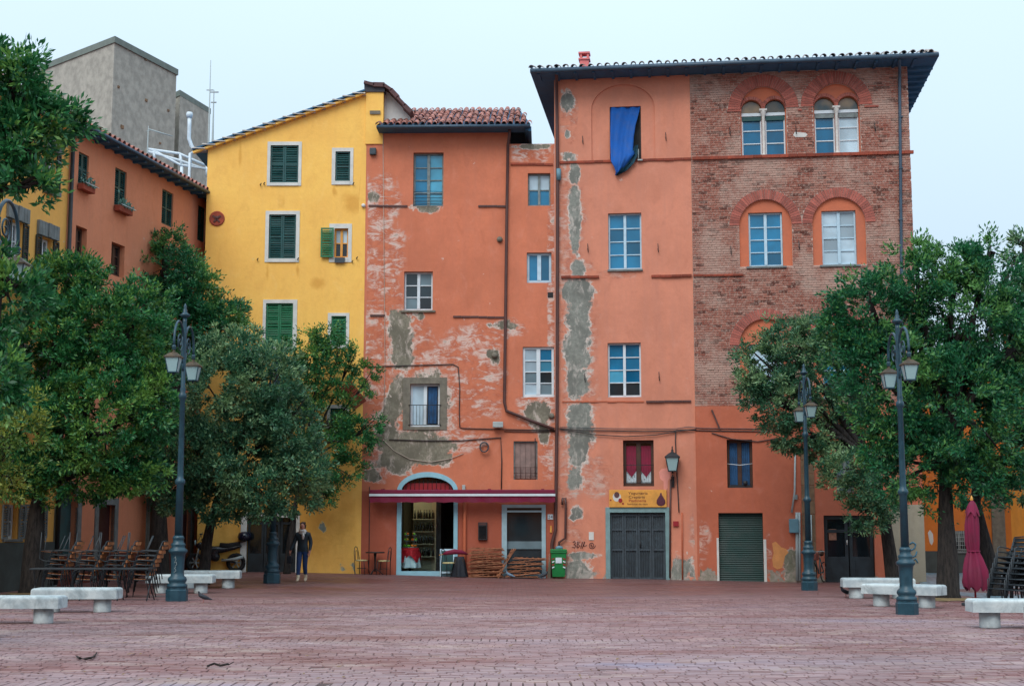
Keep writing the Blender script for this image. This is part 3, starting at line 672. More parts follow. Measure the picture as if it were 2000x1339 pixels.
# roof and eaves
OV, OR = .85, .88; ZS = ZT
def hip(u0, u1, y0, y1, z, pitch, th=.16):
    d = (y1-y0)/2; h = d*math.tan(pitch); mb = MB()
    v = [(u0, y0, z), (u1, y0, z), (u1, y1, z), (u0, y1, z), (u0, y0, z+th), (u1, y0, z+th), (u1, y1, z+th), (u0, y1, z+th), (u0+d, y0+d, z+th+h), (u1-d, y0+d, z+th+h)]
    return mb.add(v, [(3, 2, 1, 0), (0, 1, 5, 4), (1, 2, 6, 5), (2, 3, 7, 6), (3, 0, 4, 7), (4, 5, 9, 8), (5, 6, 9), (6, 7, 8, 9), (7, 4, 8)])
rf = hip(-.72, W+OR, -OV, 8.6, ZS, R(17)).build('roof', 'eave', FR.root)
n = int((W+OR+.72)/.285)
lay_tiles(rf, (-.68, -OV-.05, ZS+.15), (.285, 0, 0), (0, .36, 0), n+1, 2, R(17), 'tile_pale')
lay_tiles(rf, (W+OR+.02, -OV+.2, ZS+.15), (0, .3, 0), (-.36, 0, 0), 12, 1, R(17), 'tile_pale', R(90))
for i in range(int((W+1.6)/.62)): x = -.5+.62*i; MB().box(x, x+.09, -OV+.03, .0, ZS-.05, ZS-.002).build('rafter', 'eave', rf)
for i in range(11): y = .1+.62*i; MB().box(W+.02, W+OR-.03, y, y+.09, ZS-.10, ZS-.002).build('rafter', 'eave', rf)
MB().tube([(-.72, -OV-.06, ZS+.05), (W+OR, -OV-.06, ZS+.05)], .075, 8).build('gutter', 'gutter', rf)
uc, zc = FR.uz(1141, 122, 1.2)
ch = MB().bbox(uc-.16, uc+.16, 1.2, 1.52, ZS-.1, zc+.1, .01); ch.box(uc-.2, uc+.2, 1.16, 1.56, zc+.1, zc+.16)
for a in (-.15, .09): ch.box(uc+a, uc+a+.07, 1.2, 1.52, zc+.16, zc+.32)
ch.box(uc-.2, uc+.2, 1.16, 1.56, zc+.32, zc+.38); ch.build('chimney', simple('chimney_pink', S(220, 120, 116), .9, .12, 6, .3), rf)
# ---- things hung on this house
def drape(F, rows, y0, mat, name, label, cat):
    """a hanging cloth: rows of photo points, each from left to right, at increasing drop"""
    n = 16; vs = []
    for j, (xl, yl, xr, yr, out_) in enumerate(rows):
        for i in range(n+1):
            s = i/n; u, z = F.uz(xl+(xr-xl)*s, yl+(yr-yl)*s, 0)
            vs.append((u, y0-out_-.06*math.sin(s*8+j*.5)*(.3+j/len(rows))-.03*math.sin(s*19+j*.7), z))
    mb = MB(); mb.add(vs, [(j*(n+1)+i, (j+1)*(n+1)+i, (j+1)*(n+1)+i+1, j*(n+1)+i+1) for j in range(len(rows)-1) for i in range(n)], 0, True)
    o = mb.build(name, mat); o.location = F.root.location; o.rotation_euler = F.root.rotation_euler
    m = o.modifiers.new('t', 'SOLIDIFY'); m.thickness = .008; return tag(o, label, cat)
t = drape(FR, [(1192, 208, 1250, 207, 0), (1192, 225, 1247, 222, .02), (1192, 250, 1241, 245, .05), (1192, 275, 1238, 268, .1), (1193, 300, 1237, 288, .14), (1194, 318, 1240, 302, .3), (1200, 328, 1231, 314, .3), (1203, 337, 1222, 326, .26), (1201, 344, 1212, 338, .24)], .11, 'cloth_blue', 'window_cloth', 'bright blue cloth sheet hanging out of the top floor window', 'cloth')
q = drape(FR, [(1240, 286, 1246, 284, .05), (1232, 302, 1245, 306, .08), (1222, 320, 1239, 320, .09), (1212, 336, 1226, 334, .09), (1203, 345, 1212, 341, .08)], .04, 'cloth_teal', 'cloth_lining', 'x', None)
del q['label']; q.parent = t; q.location = (0, -.05, 0); q.rotation_euler = (0, 0, 0)
MB().tube([(r1[2]-.1, -.02, r1[1]-.05), (r1[2]-.1, -.02, r1[1]+.35)], .02, 6).tube([(r1[2]-.12, -.1, r1[1]-.05), (r1[2]+.05, -.1, r1[1]-.05)], .03, 6).build('blind_bracket', 'pipe_pale', wn)
def text(F, s, px, py, hpx, mat, y, parent, stretch=1., align='LEFT', local=None, size=None, rot=None, name='lettering'):
    cu = bpy.data.curves.new(name, 'FONT'); cu.body = s; cu.align_x = align; cu.size = 1; cu.extrude = .0
    o = bpy.data.objects.new('tmp', cu); C.objects.link(o); dg = bpy.context.evaluated_depsgraph_get(); dg.update()
    me = bpy.data.meshes.new_from_object(o.evaluated_get(dg)); bpy.data.objects.remove(o)
    me.materials.clear(); me.materials.append(M[mat])
    k = size if size else hpx*px2m/.7
    for v in me.vertices: v.co = Vector((v.co.x*k*stretch, 0, v.co.y*k))
    if local is None: u, z = F.uz(px, py); local = (u, y, z)
    return obj(name, me, parent, local, rot)
sr_ = FR.rect(1190, 956, 1302, 990)
sg = thing('shop_sign', 'yellow signboard lettered Yogurteria Creperia Piadineria above the grey folding gate', 'sign', FR.root.location, AN)
MB().bbox(sr_[0], sr_[2], -.09, -.03, sr_[1], sr_[3], .008).build('board', 'sign_yellow', sg)
for s, x, y, h, m in (('Yogurteria', 1227, 965, 5, 'ink'), ('Creperia', 1228, 972.5, 5, 'ink'), ('Piadineria', 1228, 979.5, 5, 'ink_red'), ('Sambitti da vass', 1225, 985.5, 3.6, 'ink')): text(FR, s, x, y, h, m, -.096, sg, 1.22)
u, z = U(1291, 976); mb = MB(); mb.lathe([(.02, -.2), (.1, -.18), (.15, -.1), (.14, 0), (.07, .12), (.03, .18), (.03, .24)], (0, 0, 0), 12)
for i, v in enumerate(mb.V): mb.V[i] = (u+v[0], -.094+v[1]*.02, z+v[2]*.95)
mb.build('fruit_picture', 'plum', sg)
for (x, y, r_, m) in ((1205, 970, .15, 'white_stone'), (1212, 977, .075, 'ink_red'), (1193, 976, .03, 'ink_red'), (1217, 983, .035, 'ink_red'), (1205, 966, .1, 'marker')):
    u, z = U(x, y); q = MB(); q.prism([(u+r_*.9*math.cos(a*.524), z+r_*math.sin(a*.524)) for a in range(12)], -.094-(.004 if m != 'white_stone' else 0), -.088); q.build('fruit_picture', m, sg)
# wall lantern
simple('lamp_paint', S(28, 66, 80), .42, .16, 6, .08); simple('lantern_roof', S(70, 56, 38), .6, .45, 9, .1)
n = NT('lantern_glass'); n.col(S(150, 182, 184)); n.rough(.25); n.b.inputs['Specular IOR Level'].default_value = .5; n.b.inputs['Subsurface Weight'].default_value = 0; M['lantern_glass'] = n.m
def lantern(parent, c, s=1., roofm='lantern_roof', bodym='lamp_paint'):
    """a four-sided lantern hanging from c: cap, roof, tapered glass sides, corner bars, base"""
    x, y, z = c; top, bot, h = .20*s, .125*s, .40*s; zt = z-.22*s
    r = MB(); r.lathe([(.03*s, .0), (.045*s, -.02*s), (.03*s, -.05*s), (.05*s, -.07*s), (.07*s, -.1*s)][::-1], (x, y, z), 10)
    v = [(x+i*.09*s, y+j*.09*s, z-.1*s) for i, j in ((-1, -1), (1, -1), (1, 1), (-1, 1))]+[(x+i*(top+.035*s), y+j*(top+.035*s), zt) for i, j in ((-1, -1), (1, -1), (1, 1), (-1, 1))]+[(x+i*(top+.035*s), y+j*(top+.035*s), zt-.03*s) for i, j in ((-1, -1), (1, -1), (1, 1), (-1, 1))]
    r.add(v, [(0, 1, 2, 3)]+[(i, i+4, (i+1) % 4+4, (i+1) % 4) for i in range(4)]+[(i+4, i+8, (i+1) % 4+8, (i+1) % 4+4) for i in range(4)]+[(11, 10, 9, 8)])
    o = r.build('lantern', roofm, parent)
    f = MB(); cs = ((-1, -1), (1, -1), (1, 1), (-1, 1)); za, zb = zt-.03*s, zt-.03*s-h
    for i, j in cs: f.beam((x+i*top, y+j*top, za), (x+i*bot, y+j*bot, zb), .02*s, .02*s)
    f.box(x-bot-.015*s, x+bot+.015*s, y-bot-.015*s, y+bot+.015*s, zb-.03*s, zb); f.lathe([(.02*s, -.09*s), (.04*s, -.06*s), (.02*s, -.03*s)], (x, y, zb), 8)
    f.build('lantern_frame', bodym, o)
    for k in range(4):
        (i, j), (p, q) = cs[k], cs[(k+1) % 4]; e = .985
        MB().quad((x+i*bot*e, y+j*bot*e, zb), (x+p*bot*e, y+q*bot*e, zb), (x+p*top*e, y+q*top*e, za), (x+i*top*e, y+j*top*e, za)).build('pane', 'lantern_glass', o)
    return o
u, z = U(1314, 930)
wl = thing('wall_lantern', 'black iron lantern on a wall bracket beside the pink plaster patch', 'lantern', FR.root.location, AN)
b = MB(); b.box(u-.05, u+.05, -.05, .0, z-.35, z+.0); b.tube([(u, -.03, z-.05), (u, -.2, z-.1), (u, -.32, z-.05), (u, -.34, z+.06)], .018, 6); b.tube([(u, -.03, z-.3), (u, -.14, z-.22), (u, -.2, z-.1)], .014, 6); b.build('bracket', 'iron', wl)
lantern(wl, (u, -.34, z+.86), 1.05, 'iron', 'iron')
MB().lathe([(.03, 0), (.012, .03), (.03, .06), (.006, .12)], (u, -.34, z+.86), 8).build('finial', 'iron', wl)
# scrawl on the plaster: thin marker strokes
def scrawl(F, strokes, mat, parent, y=-.012, r=.012, name='graffiti'):
    mb = MB()
    for s in strokes: mb.tube([(F.uz(*p)[0], y, F.uz(*p)[1]) for p in s], r, 4)
    return mb.build(name, mat, parent)
spiral = [(1156+7*(1-t/22)*math.cos(t*.6), 1064+7*(1-t/22)*math.sin(t*.6)) for t in range(20)]
scrawl(FR, [[(1119, 1058), (1123, 1056), (1124, 1060), (1121, 1062), (1125, 1065), (1122, 1069), (1118, 1067)], [(1127, 1069), (1128, 1057), (1132, 1058), (1129, 1062), (1133, 1065), (1128, 1069)], [(1134, 1070), (1138, 1057)], [(1137, 1070), (1142, 1057), (1140, 1066), (1146, 1064)], spiral], 'marker', FR.root)
simple('spray_blue', S(60, 120, 150), .8, .1, 4, 0)
scrawl(FR, [[(1776, 1062), (1782, 1058), (1788, 1062), (1786, 1070), (1778, 1074), (1774, 1082), (1780, 1088), (1788, 1084), (1790, 1076)], [(1770, 1092), (1776, 1086), (1782, 1094), (1788, 1090), (1792, 1098)], [(1772, 1078), (1768, 1070), (1774, 1066)]], 'spray_blue', FR.root, -.062, .02)
# ------------------------------------------------------------ MIDDLE HOUSE: peeling orange plaster, cafe below
FM = Facade('cafe_house', AR, R(-1.5), 'narrow orange house with badly peeling plaster and a cafe at street level')
V = lambda x, y: FM.uz(x, y)
uL = V(710, 700)[0]; uS = V(994, 400)[0]; zE = V(870, 256)[1]; zS = V(1040, 281)[1]
gM = bl(FM, [(730, 384, 12, 10), (836, 408, 28, 7), (784, 640, 22, 34), (784, 690, 24, 30), (770, 620, 12, 20), (822, 616, 7, 8), (778, 760, 16, 30), (768, 800, 20, 26), (830, 790, 46, 56), (800, 870, 60, 30), (850, 868, 40, 20), (770, 900, 40, 22), (840, 895, 40, 14), (752, 860, 24, 26), (985, 634, 30, 8), (1050, 806, 24, 22), (1062, 850, 10, 20), (968, 700, 8, 18), (1040, 285, 40, 6), (725, 930, 20, 12), (958, 690, 8, 10)])
wM = bl(FM, [(740, 400, 46, 60), (748, 500, 46, 70), (750, 590, 42, 60), (740, 680, 40, 60), (742, 760, 46, 70), (745, 880, 50, 60), (800, 700, 60, 80), (920, 690, 60, 60), (930, 760, 70, 60), (880, 800, 40, 60), (990, 640, 40, 20), (1045, 800, 40, 40), (900, 860, 60, 24), (1078, 600, 10, 300), (1040, 300, 44, 22), (960, 650, 40, 30), (1070, 880, 16, 70)])
plaster('plaster_cafe', S(206, 120, 88), gM, wM, grayc=S(128, 122, 106), rimc=S(218, 202, 190), wornc=S(228, 204, 192), redc=S(156, 66, 42), streak=.5, var=.13)
plaster('plaster_shop', S(172, 90, 66), bl(FM, [(826, 1010, 5, 6), (1068, 1110, 10, 30)]), [], streak=.3)
hM, hS_ = [], []
zP = V(870, 960)[1]
a = FM.rect(807, 298, 866, 403); window(FM, a, 2, 4, 'old_frame', 'pane_sky', .16, .06, holes=hM, panes=['pane_blue', 'pane_sky']*4)
g = MB(); 
for i in range(5): z = a[1]+.06+.11*i; g.tube([(a[0]+.03, -.03, z), ((a[0]+a[2])/2, -.07, z+.01*(-1)**i), (a[2]-.03, -.03, z)], .009, 5)
g.build('guard_rail', 'iron', FM.root)
a = FM.rect(789, 530, 845, 606); w2 = window(FM, a, 2, 3, 'white_paint', None, .16, .06, holes=hM, sill=.1, sillm='old_grey_plaster', panes=['pane_dark', 'pane_grey', 'pane_dark', 'pane_dark', 'pane_grey', 'pane_black'])
a = FM.rect(801, 749, 859, 833); ao = FM.rect(787, 737, 873, 839)
w3 = window(FM, a, 2, 1, 'white_paint', None, .14, .07, holes=hM, rails=.5, panes=['pane_milk', 'pane_dark'])
curtain(FM, ((a[0]+a[2])/2+.1, a[1]+.12, a[2]-.1, a[3]-.1), .165, 'curtain_blue', w3, 3)
surround(FM, ao, a, 'old_grey_plaster')
a = FM.rect(1031, 338, 1075, 402); window(FM, a, 2, 2, 'old_frame', None, .14, .05, holes=hM, panes=['pane_milk', 'pane_milk', 'pane_blue', 'pane_blue'])
a = FM.rect(1029, 493, 1077, 552); window(FM, a, 2, 1, 'blue_white_paint', 'pane_blue', .12, .08, holes=hM)
a = FM.rect(1021, 677, 1082, 775); window(FM, a, 2, 4, 'white_paint', None, .08, .08, holes=hM, panes=['pane_milk', 'pane_blue', 'pane_milk', 'pane_sky', 'pane_grey', 'pane_dark', 'pane_milk', 'pane_grey'])
a = FM.rect(1003, 861, 1050, 936); hM.append(rpoly(a)); sb = MB().box(a[0], a[2], .14, .16, a[1], a[3]).build('board_shutter', 'shutter_grey_boards', FM.root)
for i in range(4):
    l = (a[2]-a[0]-.08)/4; MB().box(a[0]+.04+l*i+.006, a[0]+.04+l*(i+1)-.006, .1, .138, a[1]+.04, a[3]-.04).build('board', 'shutter_grey_boards', sb)
MB().box(a[0], a[0]+.04, .06, .14, a[1], a[3]).box(a[2]-.04, a[2], .06, .14, a[1], a[3]).box(a[0]+.04, a[2]-.04, .06, .14, a[3]-.04, a[3]).build('shutter_frame', 'old_frame', sb)
g = MB()
for i in range(5): x = a[0]+.08+(a[2]-a[0]-.16)*i/4; g.tube([(x, .02, a[1]+.02), (x, .02, a[1]+.42)], .009, 5)
for zz in (a[1]+.1, a[1]+.22, a[1]+.4): g.tube([(a[0], .02, zz), (a[2], .02, zz)], .009, 5)
g.build('guard_rail', 'pipe', sb); MB().tube([(a[2]-.08, -.02, a[1]+.1), (a[2]-.08, -.02, a[3]+.1)], .014, 6).build('pull_rod', 'iron', sb)
# the cafe opening and the shop window
do = FM.rect(775, 960, 894, 1118); di = FM.rect(784, 960, 886, 1116); aS = V(835, 957)[1]; rt = V(835, 920)[1]-aS; rti = V(835, 930)[1]-aS
op = arch_poly(do[0]+.04, do[2]-.04, aS-.02, aS-.0, rt-.04, 18); hM.append(op)
hS_.append(rpoly((do[0]+.04, -.5, do[2]-.04, aS-.02-.001)))
d2 = FM.rect(980, 985, 1066, 1122); hS_.append(rpoly((d2[0]+.03, -.5, d2[2]-.03, d2[3])))
FM.wall('peeling_wall', [(uL, aS-.02), (-.002, aS-.02), (-.002, zS), (uS, zS), (uS, zE), (uL, zE)], hM, 'plaster_cafe', 0, .3, 6)
FM.wall('shop_wall', [(uL, -.5), (-.002, -.5), (-.002, aS-.022), (uL, aS-.022)], hS_, 'plaster_shop', -.004, .3, 6)
fr = MB(); N = 18; zt_ = aS-.02
for (x0, x1) in ((do[0], di[0]), (di[2], do[2])): fr.bbox(x0, x1, -.06, .1, -.2, zt_, .008)
ca = (do[0]+do[2])/2; A0, A1 = (do[2]-do[0])/2, (di[2]-di[0])/2; vs = []
for i in range(N+1):
    t = math.pi*i/N
    for yy in (-.06, .1):
        for (aa, hh) in ((A1, rti), (A0, rt)): vs.append((ca+aa*math.cos(t), yy, zt_+hh*math.sin(t)))
fr.add(vs, [f for i in range(N) for f in ((4*i, 4*i+1, 4*i+5, 4*i+4), (4*i+1, 4*i+3, 4*i+7, 4*i+5), (4*i, 4*i+4, 4*i+6, 4*i+2))])
fr.box(do[0], do[2], -.1, .3, -.2, gz(-4.4, 48)+.1); fr.build('cafe_door_frame', 'door_blue', FM.root)
fl = MB().prism([(ca+A1*math.cos(math.pi*i/N), zt_+rti*math.sin(math.pi*i/N)) for i in range(N+1)], .12, .14).build('fanlight', 'pane_black', FM.root)
g = MB()
for i in range(1, 12):
    x = -A1+2*A1*i/12; g.tube([(ca+x, .08, zt_), (ca+x, .08, zt_+rti*math.sqrt(max(0, 1-(x/A1)**2)))], .009, 5)
g.build('fan_bar', 'iron', fl); MB().box(ca-A1*.93, ca+A1*.93, .09, .115, zt_+.01, zt_+.26).build('red_panel', 'red_paint', fl)
# the room behind
rm = MB(); a, b, y0, y1, z0, z1 = di[0]-.3, di[2]+.9, .31, 3.6, gz(-4.4, 48)+.08, aS+.1
rm.quad((a, y1, z0), (b, y1, z0), (b, y1, z1), (a, y1, z1)); rm.quad((a, y0, z0), (a, y1, z0), (a, y1, z1), (a, y0, z1)); rm.quad((b, y1, z0), (b, y0, z0), (b, y0, z1), (b, y1, z1)); rm.quad((a, y0, z1), (a, y1, z1), (b, y1, z1), (b, y0, z1)); rm.quad((a, y0, z0), (b, y0, z0), (b, y1, z0), (a, y1, z0), 1)
rm.build('cafe_room', ['room_wall', 'brown_wood'], FM.root)
sx0 = V(806, 1040)[0]; sx1 = V(836, 1040)[0]; yb = 1.5
sh = MB().box(sx0-.15, sx1+.15, yb+.3, yb+.34, z0, z1-.1).box(sx1+.1, sx1+.2, yb, yb+.34, z0, z1-.1).build('shelf_unit', 'room_wall', FM.root)
BOT = MB().lathe([(.035, 0), (.038, .02), (.038, .18), (.014, .24), (.013, .3)], (0, 0, 0), 8).mesh('bottle', simple('bottle_glass', S(24, 26, 22), .15, .3, 6, 0, rnd=.6))
for j in range(4):
    zz = z0+.45+.42*j; MB().box(sx0-.15, sx1+.1, yb, yb+.3, zz, zz+.03).build('shelf', 'room_wall', sh)
    for i in range(7):
        x = sx0-.08+(sx1-sx0+.1)*i/6+random.uniform(-.02, .02)
        q = Vector((x, yb+.12, zz+.03)); q = FM.root.matrix_basis @ q
        tag(obj('bottle', BOT, None, q), 'dark bottle on the shelves inside the cafe', 'bottle', 'bottles on the cafe shelves')
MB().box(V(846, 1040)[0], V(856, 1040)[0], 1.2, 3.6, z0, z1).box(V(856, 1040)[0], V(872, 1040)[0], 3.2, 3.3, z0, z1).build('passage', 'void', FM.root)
MB().box(V(784, 1040)[0]+.02, V(842, 1040)[0], .2, .215, z0, aS-.06).build('glass_panel', 'clear_glass', FM.root)
MB().box(V(866, 1040)[0], V(886, 1040)[0]-.02, .2, .215, z0, aS-.06).build('glass_panel', 'clear_glass', FM.root)
lp = MB().lathe([(.1, 0), (.07, .1), (.02, .14), (.01, .3)], (V(800, 1000)[0], 1.0, z1-.32), 10).build('ceiling_lamp', 'old_frame', FM.root)
n = NT('bulb'); n.b.inputs['Emission Color'].default_value = (1, .75, .4, 1); n.b.inputs['Emission Strength'].default_value = 6; M['bulb'] = n.m
MB().lathe([(.02, -.05), (.045, -.02), (.03, .02)], (V(800, 1000)[0], 1.0, z1-.32), 8).build('bulb', 'bulb', lp)
ld = bpy.data.lights.new('cafe_lamp', 'POINT'); ld.energy = 12; ld.color = (1, .78, .5); ld.shadow_soft_size = .05
lo = bpy.data.objects.new('cafe_lamp_light', ld); C.objects.link(lo); lo.location = FM.root.matrix_basis @ Vector((V(800, 1000)[0]+.1, 1.0, z1-.42))
# second shop front
simple('shop_frame', S(150, 178, 188), .5, .08, 4, .05)
di2 = FM.rect(990, 990, 1058, 1116)
sf = MB(); sf.box(d2[0], di2[0], -.05, .1, -.2, d2[3]); sf.box(di2[2], d2[2], -.05, .1, -.2, d2[3]); sf.box(di2[0], di2[2], -.05, .1, d2[3]-.1, d2[3]); sf.box(di2[0], di2[2], -.08, -.03, V(1020, 998)[1]-.03, V(1020, 998)[1]+.03); sf.box(di2[0], di2[2], -.04, .1, -.2, gz(0, 48)+.12)
sw = sf.build('shop_front', 'shop_frame', FM.root)
MB().box(di2[0], di2[2], .12, .135, gz(0, 48)+.12, d2[3]-.1).build('pane', 'pane_dark', sw)
MB().box(di2[0], di2[2], .08, .115, .95, 1.2).build('counter', 'pane_grey', sw)
# awning, rolled in
aw0, aw1 = FM.uz(722, 966, -.55)[0], FM.uz(1084, 966, -.55)[0]; zA = FM.uz(900, 967, -.55)[1]
aw = thing('awning', 'dark red rolled-in awning with a white stripe over the cafe front', 'awning', FM.root.location, FM.root.rotation_euler.z)
MB().bbox(aw0, aw1, -.55, -.3, zA+.06, zA+.19, .03).build('fabric_roll', 'awning_red', aw); MB().box(aw0-.01, aw1+.01, -.58, -.5, zA-.02, zA+.055).build('front_bar', 'white_paint', aw)
val = MB(); k = 60; vs = []
for j in range(2):
    for i in range(k+1): vs.append((aw0+(aw1-aw0)*i/k, -.54+.012*math.sin(i*.9)*j, zA-.022-(.2+.012*math.cos(i*1.3))*j))
val.add(vs, [(i, k+1+i, k+2+i, i+1) for i in range(k)]); val.build('valance', 'awning_red', aw)
for i in range(4): x = aw0+.4+(aw1-aw0-.8)*i/3; MB().box(x-.05, x+.05, -.34, .02, zA+.12, zA+.22).build('bracket', 'awning_red', aw)
# wall bits
for q in ((720, 402, 796, 403), (934, 402.5, 990, 403), (885, 618, 985, 620), (723, 616, 752, 616)): ledge(FM, *q, 'pipe', .06, .04, 'mould_strip')
ledge(FM, 997, 320, 1080, 322, 'brick_red', .07, .05)
MB().tube([FM.P(996, 248, -.4), FM.P(995, 262, -.35), FM.P(992, 285, -.09), FM.P(990, 400, -.09), FM.P(987, 640, -.09), FM.P(985, 785, -.09), FM.P(989, 802, -.09), FM.P(1040, 822, -.09), FM.P(1083, 838, -.09)], .05, 8).build('downpipe', 'pipe', FM.root)
strip(FM, 'drain_pipe', [(908, 978), (907.5, 1020), (907, 1074), (907, 1117)], .06, 'pipe_orange', -.07)
for pts, r, m in (([(716, 716), (780, 714), (885, 711), (895, 716), (898, 760), (897, 800), (898, 834), (905, 836), (985, 838), (1085, 840)], .018, 'cable'), ([(760, 858), (830, 860), (900, 860), (978, 854), (980, 900), (979, 955)], .02, 'cable'),
                  ([(748, 858), (770, 880), (800, 896), (840, 902), (880, 895), (905, 885)], .012, 'rope' if 'rope' in M else simple('rope', S(176, 160, 146), .9, .1, 5, 0).name), ([(748, 250), (750, 500), (752, 716), (748, 860)], .01, 'rope'), ([(985, 842), (1040, 843), (1085, 842)], .015, 'cable'), ([(722, 950), (721, 1060), (720, 1117)], .012, 'cable')):
    strip(FM, 'cable', pts, r, m, -.03)
u, z = V(946, 873); mb = MB(); mb.tube([(u+.14*math.cos(t*.4), -.05-.004*t, z+.16*math.sin(t*.4)) for t in range(32)], .022, 6); mb.build('cable_coil', 'grille', FM.root)
u, z = V(973, 830); MB().bbox(u-.17, u+.17, -.3, -.1, z-.09, z+.1, .02).box(u-.03, u+.03, -.1, 0, z-.04, z+.04).build('floodlight', 'pipe_pale', FM.root)
u, z = V(729, 297); MB().bbox(u-.11, u+.11, -.15, 0, z-.12, z+.12, .03).build('vent_box', 'grille', FM.root)
for x, y in ((976, 468), (966, 694), (1077, 812)): u, z = V(x, y); MB().lathe([(.1, 0), (.1, .06), (.07, .12)], (0, 0, 0), 10).build('vent_cap', 'old_grey_plaster', FM.root, (u, 0, z), (R(90), 0, 0))
u, z = V(1075, 576); MB().box(u-.09, u+.09, -.012, .01, z-.09, z+.09).build('vent_hole', 'void', FM.root)
u, z = V(943, 1036); mb = thing('notice_box', 'black glazed menu box on the orange wall between the two shop doors', 'notice box', FM.root.location, FM.root.rotation_euler.z)
MB().bbox(u-.15, u+.15, -.1, -.004, z-.3, z+.28, .012).build('case', 'iron', mb); MB().box(u-.12, u+.12, -.104, -.1, z-.26, z+.16).build('pane', 'pane_black', mb); MB().box(u-.12, u+.12, -.106, -.1, z+.19, z+.26).build('header', 'pipe', mb)
u, z = V(906, 952); MB().bbox(u-.05, u+.05, -.12, 0, z-.1, z+.09, .01).build('alarm_box', 'pipe_pale', FM.root)
u, z = V(1075, 1009); np_ = thing('number_plate', 'white house number plate reading 24 beside the shop window', 'number plate', FM.root.location, FM.root.rotation_euler.z)
MB().bbox(u-.09, u+.09, -.03, -.006, z-.08, z+.09, .005).build('plate', 'white_paint', np_); text(FM, '24', 0, 0, 0, 'grille', 0, np_, 1.1, 'CENTER', (u, -.034, z-.045), .14)
u, z = V(1076, 1032); MB().box(u-.03, u+.03, -.04, 0, z-.12, z+.1).build('bell_plate', 'sign_yellow', FM.root)
# its roof: barrel tiles seen from below the eave
pit = R(23); e0, e1 = FM.uz(736, 248, -.6)[0], FM.uz(1036, 245, -.6)[0]; zr = FM.uz(880, 247, -.6)[1]
D = 3.3; mb = MB(); rz_ = zr+(D+.6)*math.tan(pit)
def up(u0, u1, y, th): return [(u0, y, zr+(y+.6)*math.tan(pit)+th), (u1, y, zr+(y+.6)*math.tan(pit)+th)]
q = up(e0, e1, -.6, 0)+up(e0+.3, e1-.45, D, 0)+up(e0, e1, -.6, .07)+up(e0+.3, e1-.45, D, .07)
mb.add(q, [(0, 1, 3, 2), (4, 6, 7, 5), (0, 4, 5, 1), (1, 5, 7, 3), (3, 7, 6, 2), (2, 6, 4, 0)])
mb.add([(e0+.3, D, rz_), (e1-.45, D, rz_), (e1, 6.5, zr), (e0, 6.5, zr)], [(0, 1, 2, 3)]); mb.add([(e1, -.6, zr), (e1-.45, D, rz_), (e1, 6.5, zr)], [(0, 1, 2)])
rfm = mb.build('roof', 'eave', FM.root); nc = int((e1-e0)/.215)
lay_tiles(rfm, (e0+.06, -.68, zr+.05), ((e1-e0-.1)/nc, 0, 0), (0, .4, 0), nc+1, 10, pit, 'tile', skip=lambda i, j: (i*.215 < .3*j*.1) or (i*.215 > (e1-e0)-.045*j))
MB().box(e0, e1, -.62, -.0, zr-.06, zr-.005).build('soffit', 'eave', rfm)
MB().tube([(e0, -.68, zr-.02), (e1, -.68, zr-.02)], .06, 8).build('gutter', 'gutter', rfm)
MB().beam((e1-.12, -.55, zr-.08), (e1-.12, 1.4, zr-.08), .1, .12).build('rafter', 'eave', rfm); MB().beam((e1-.02, -.6, zr-.1), (e1-.02, 2.5, zr-.25), .1, .16).build('barge_board', 'eave', rfm)

# ------------------------------------------------------------ YELLOW HOUSE
AY = FM.A+FM.d*uL; FY = Facade('yellow_house', AY, 0, 'bright yellow house with green louvred shutters in white surrounds')
Y = lambda x, y: FY.uz(x, y)
yl = Y(403, 400)[0]; p0, p1 = Y(403, 288), Y(714, 181)
plaster('plaster_yellow', S(255, 196, 98), bl(FY, [(631, 1030, 7, 9), (692, 1105, 9, 7), (668, 1108, 8, 5)]), [], grayc=S(140, 150, 140), rimc=S(226, 200, 140), streak=.35, var=.07, dirt=bl(FY, [(690, 395, 26, 26), (620, 552, 18, 12), (550, 393, 8, 16), (560, 1010, 150, 110), (524, 530, 4, 22), (581, 528, 3, 16), (652, 372, 3, 14), (688, 372, 3, 12), (530, 380, 3, 16), (515, 700, 4, 20), (470, 300, 4, 30)]))  # sill streaks are dirt; the wide low oval adds painted shade and damp
hY = []
def ywin(o, i, mat, leaves):
    ro, ri = FY.rect(*o), FY.rect(*i); hY.append(rpoly(ri)); surround(FY, ro, ri); shutter(FY, ri, mat, .03, leaves=leaves)
ywin((522, 277, 589, 363), (528, 284, 583, 357), 'shutter_teal', 2); ywin((648, 289, 690, 361), (655, 296, 684, 354), 'shutter_teal', 1)
ywin((518, 412, 585, 512), (525, 419, 578, 505), 'shutter_teal', 2); ywin((513, 585, 580, 683), (519, 592, 572, 677), 'shutter_green', 2); ywin((640, 611, 682, 680), (647, 617, 676, 674), 'shutter_green', 1)
ywin((638, 790, 681, 862), (645, 797, 674, 855), 'shutter_teal', 1)
ro, ri = FY.rect(643, 437, 687, 512), FY.rect(653, 446, 680, 503); surround(FY, ro, ri); wy = window(FY, ri, 2, 2, 'sign_yellow', 'pane_dark', .1, .05, holes=hY, panes=['pane_milk', 'pane_milk', 'pane_black', 'pane_black'])
lf = FY.rect(627, 446, 653, 503); shutter(FY, (lf[0], lf[1], lf[2]-.01, lf[3]), 'shutter_green', -.12)
u, z = Y(664, 507); MB().box(u-.17, u+.17, -.1, -.06, z-.12, z+.06).build('window_basket', 'grille', wy)
dr, do_ = FY.rect(482, 1010, 578, 1104), FY.rect(470, 1000, 585, 1104); hY.append(rpoly((dr[0], -.5, dr[2], dr[3])))
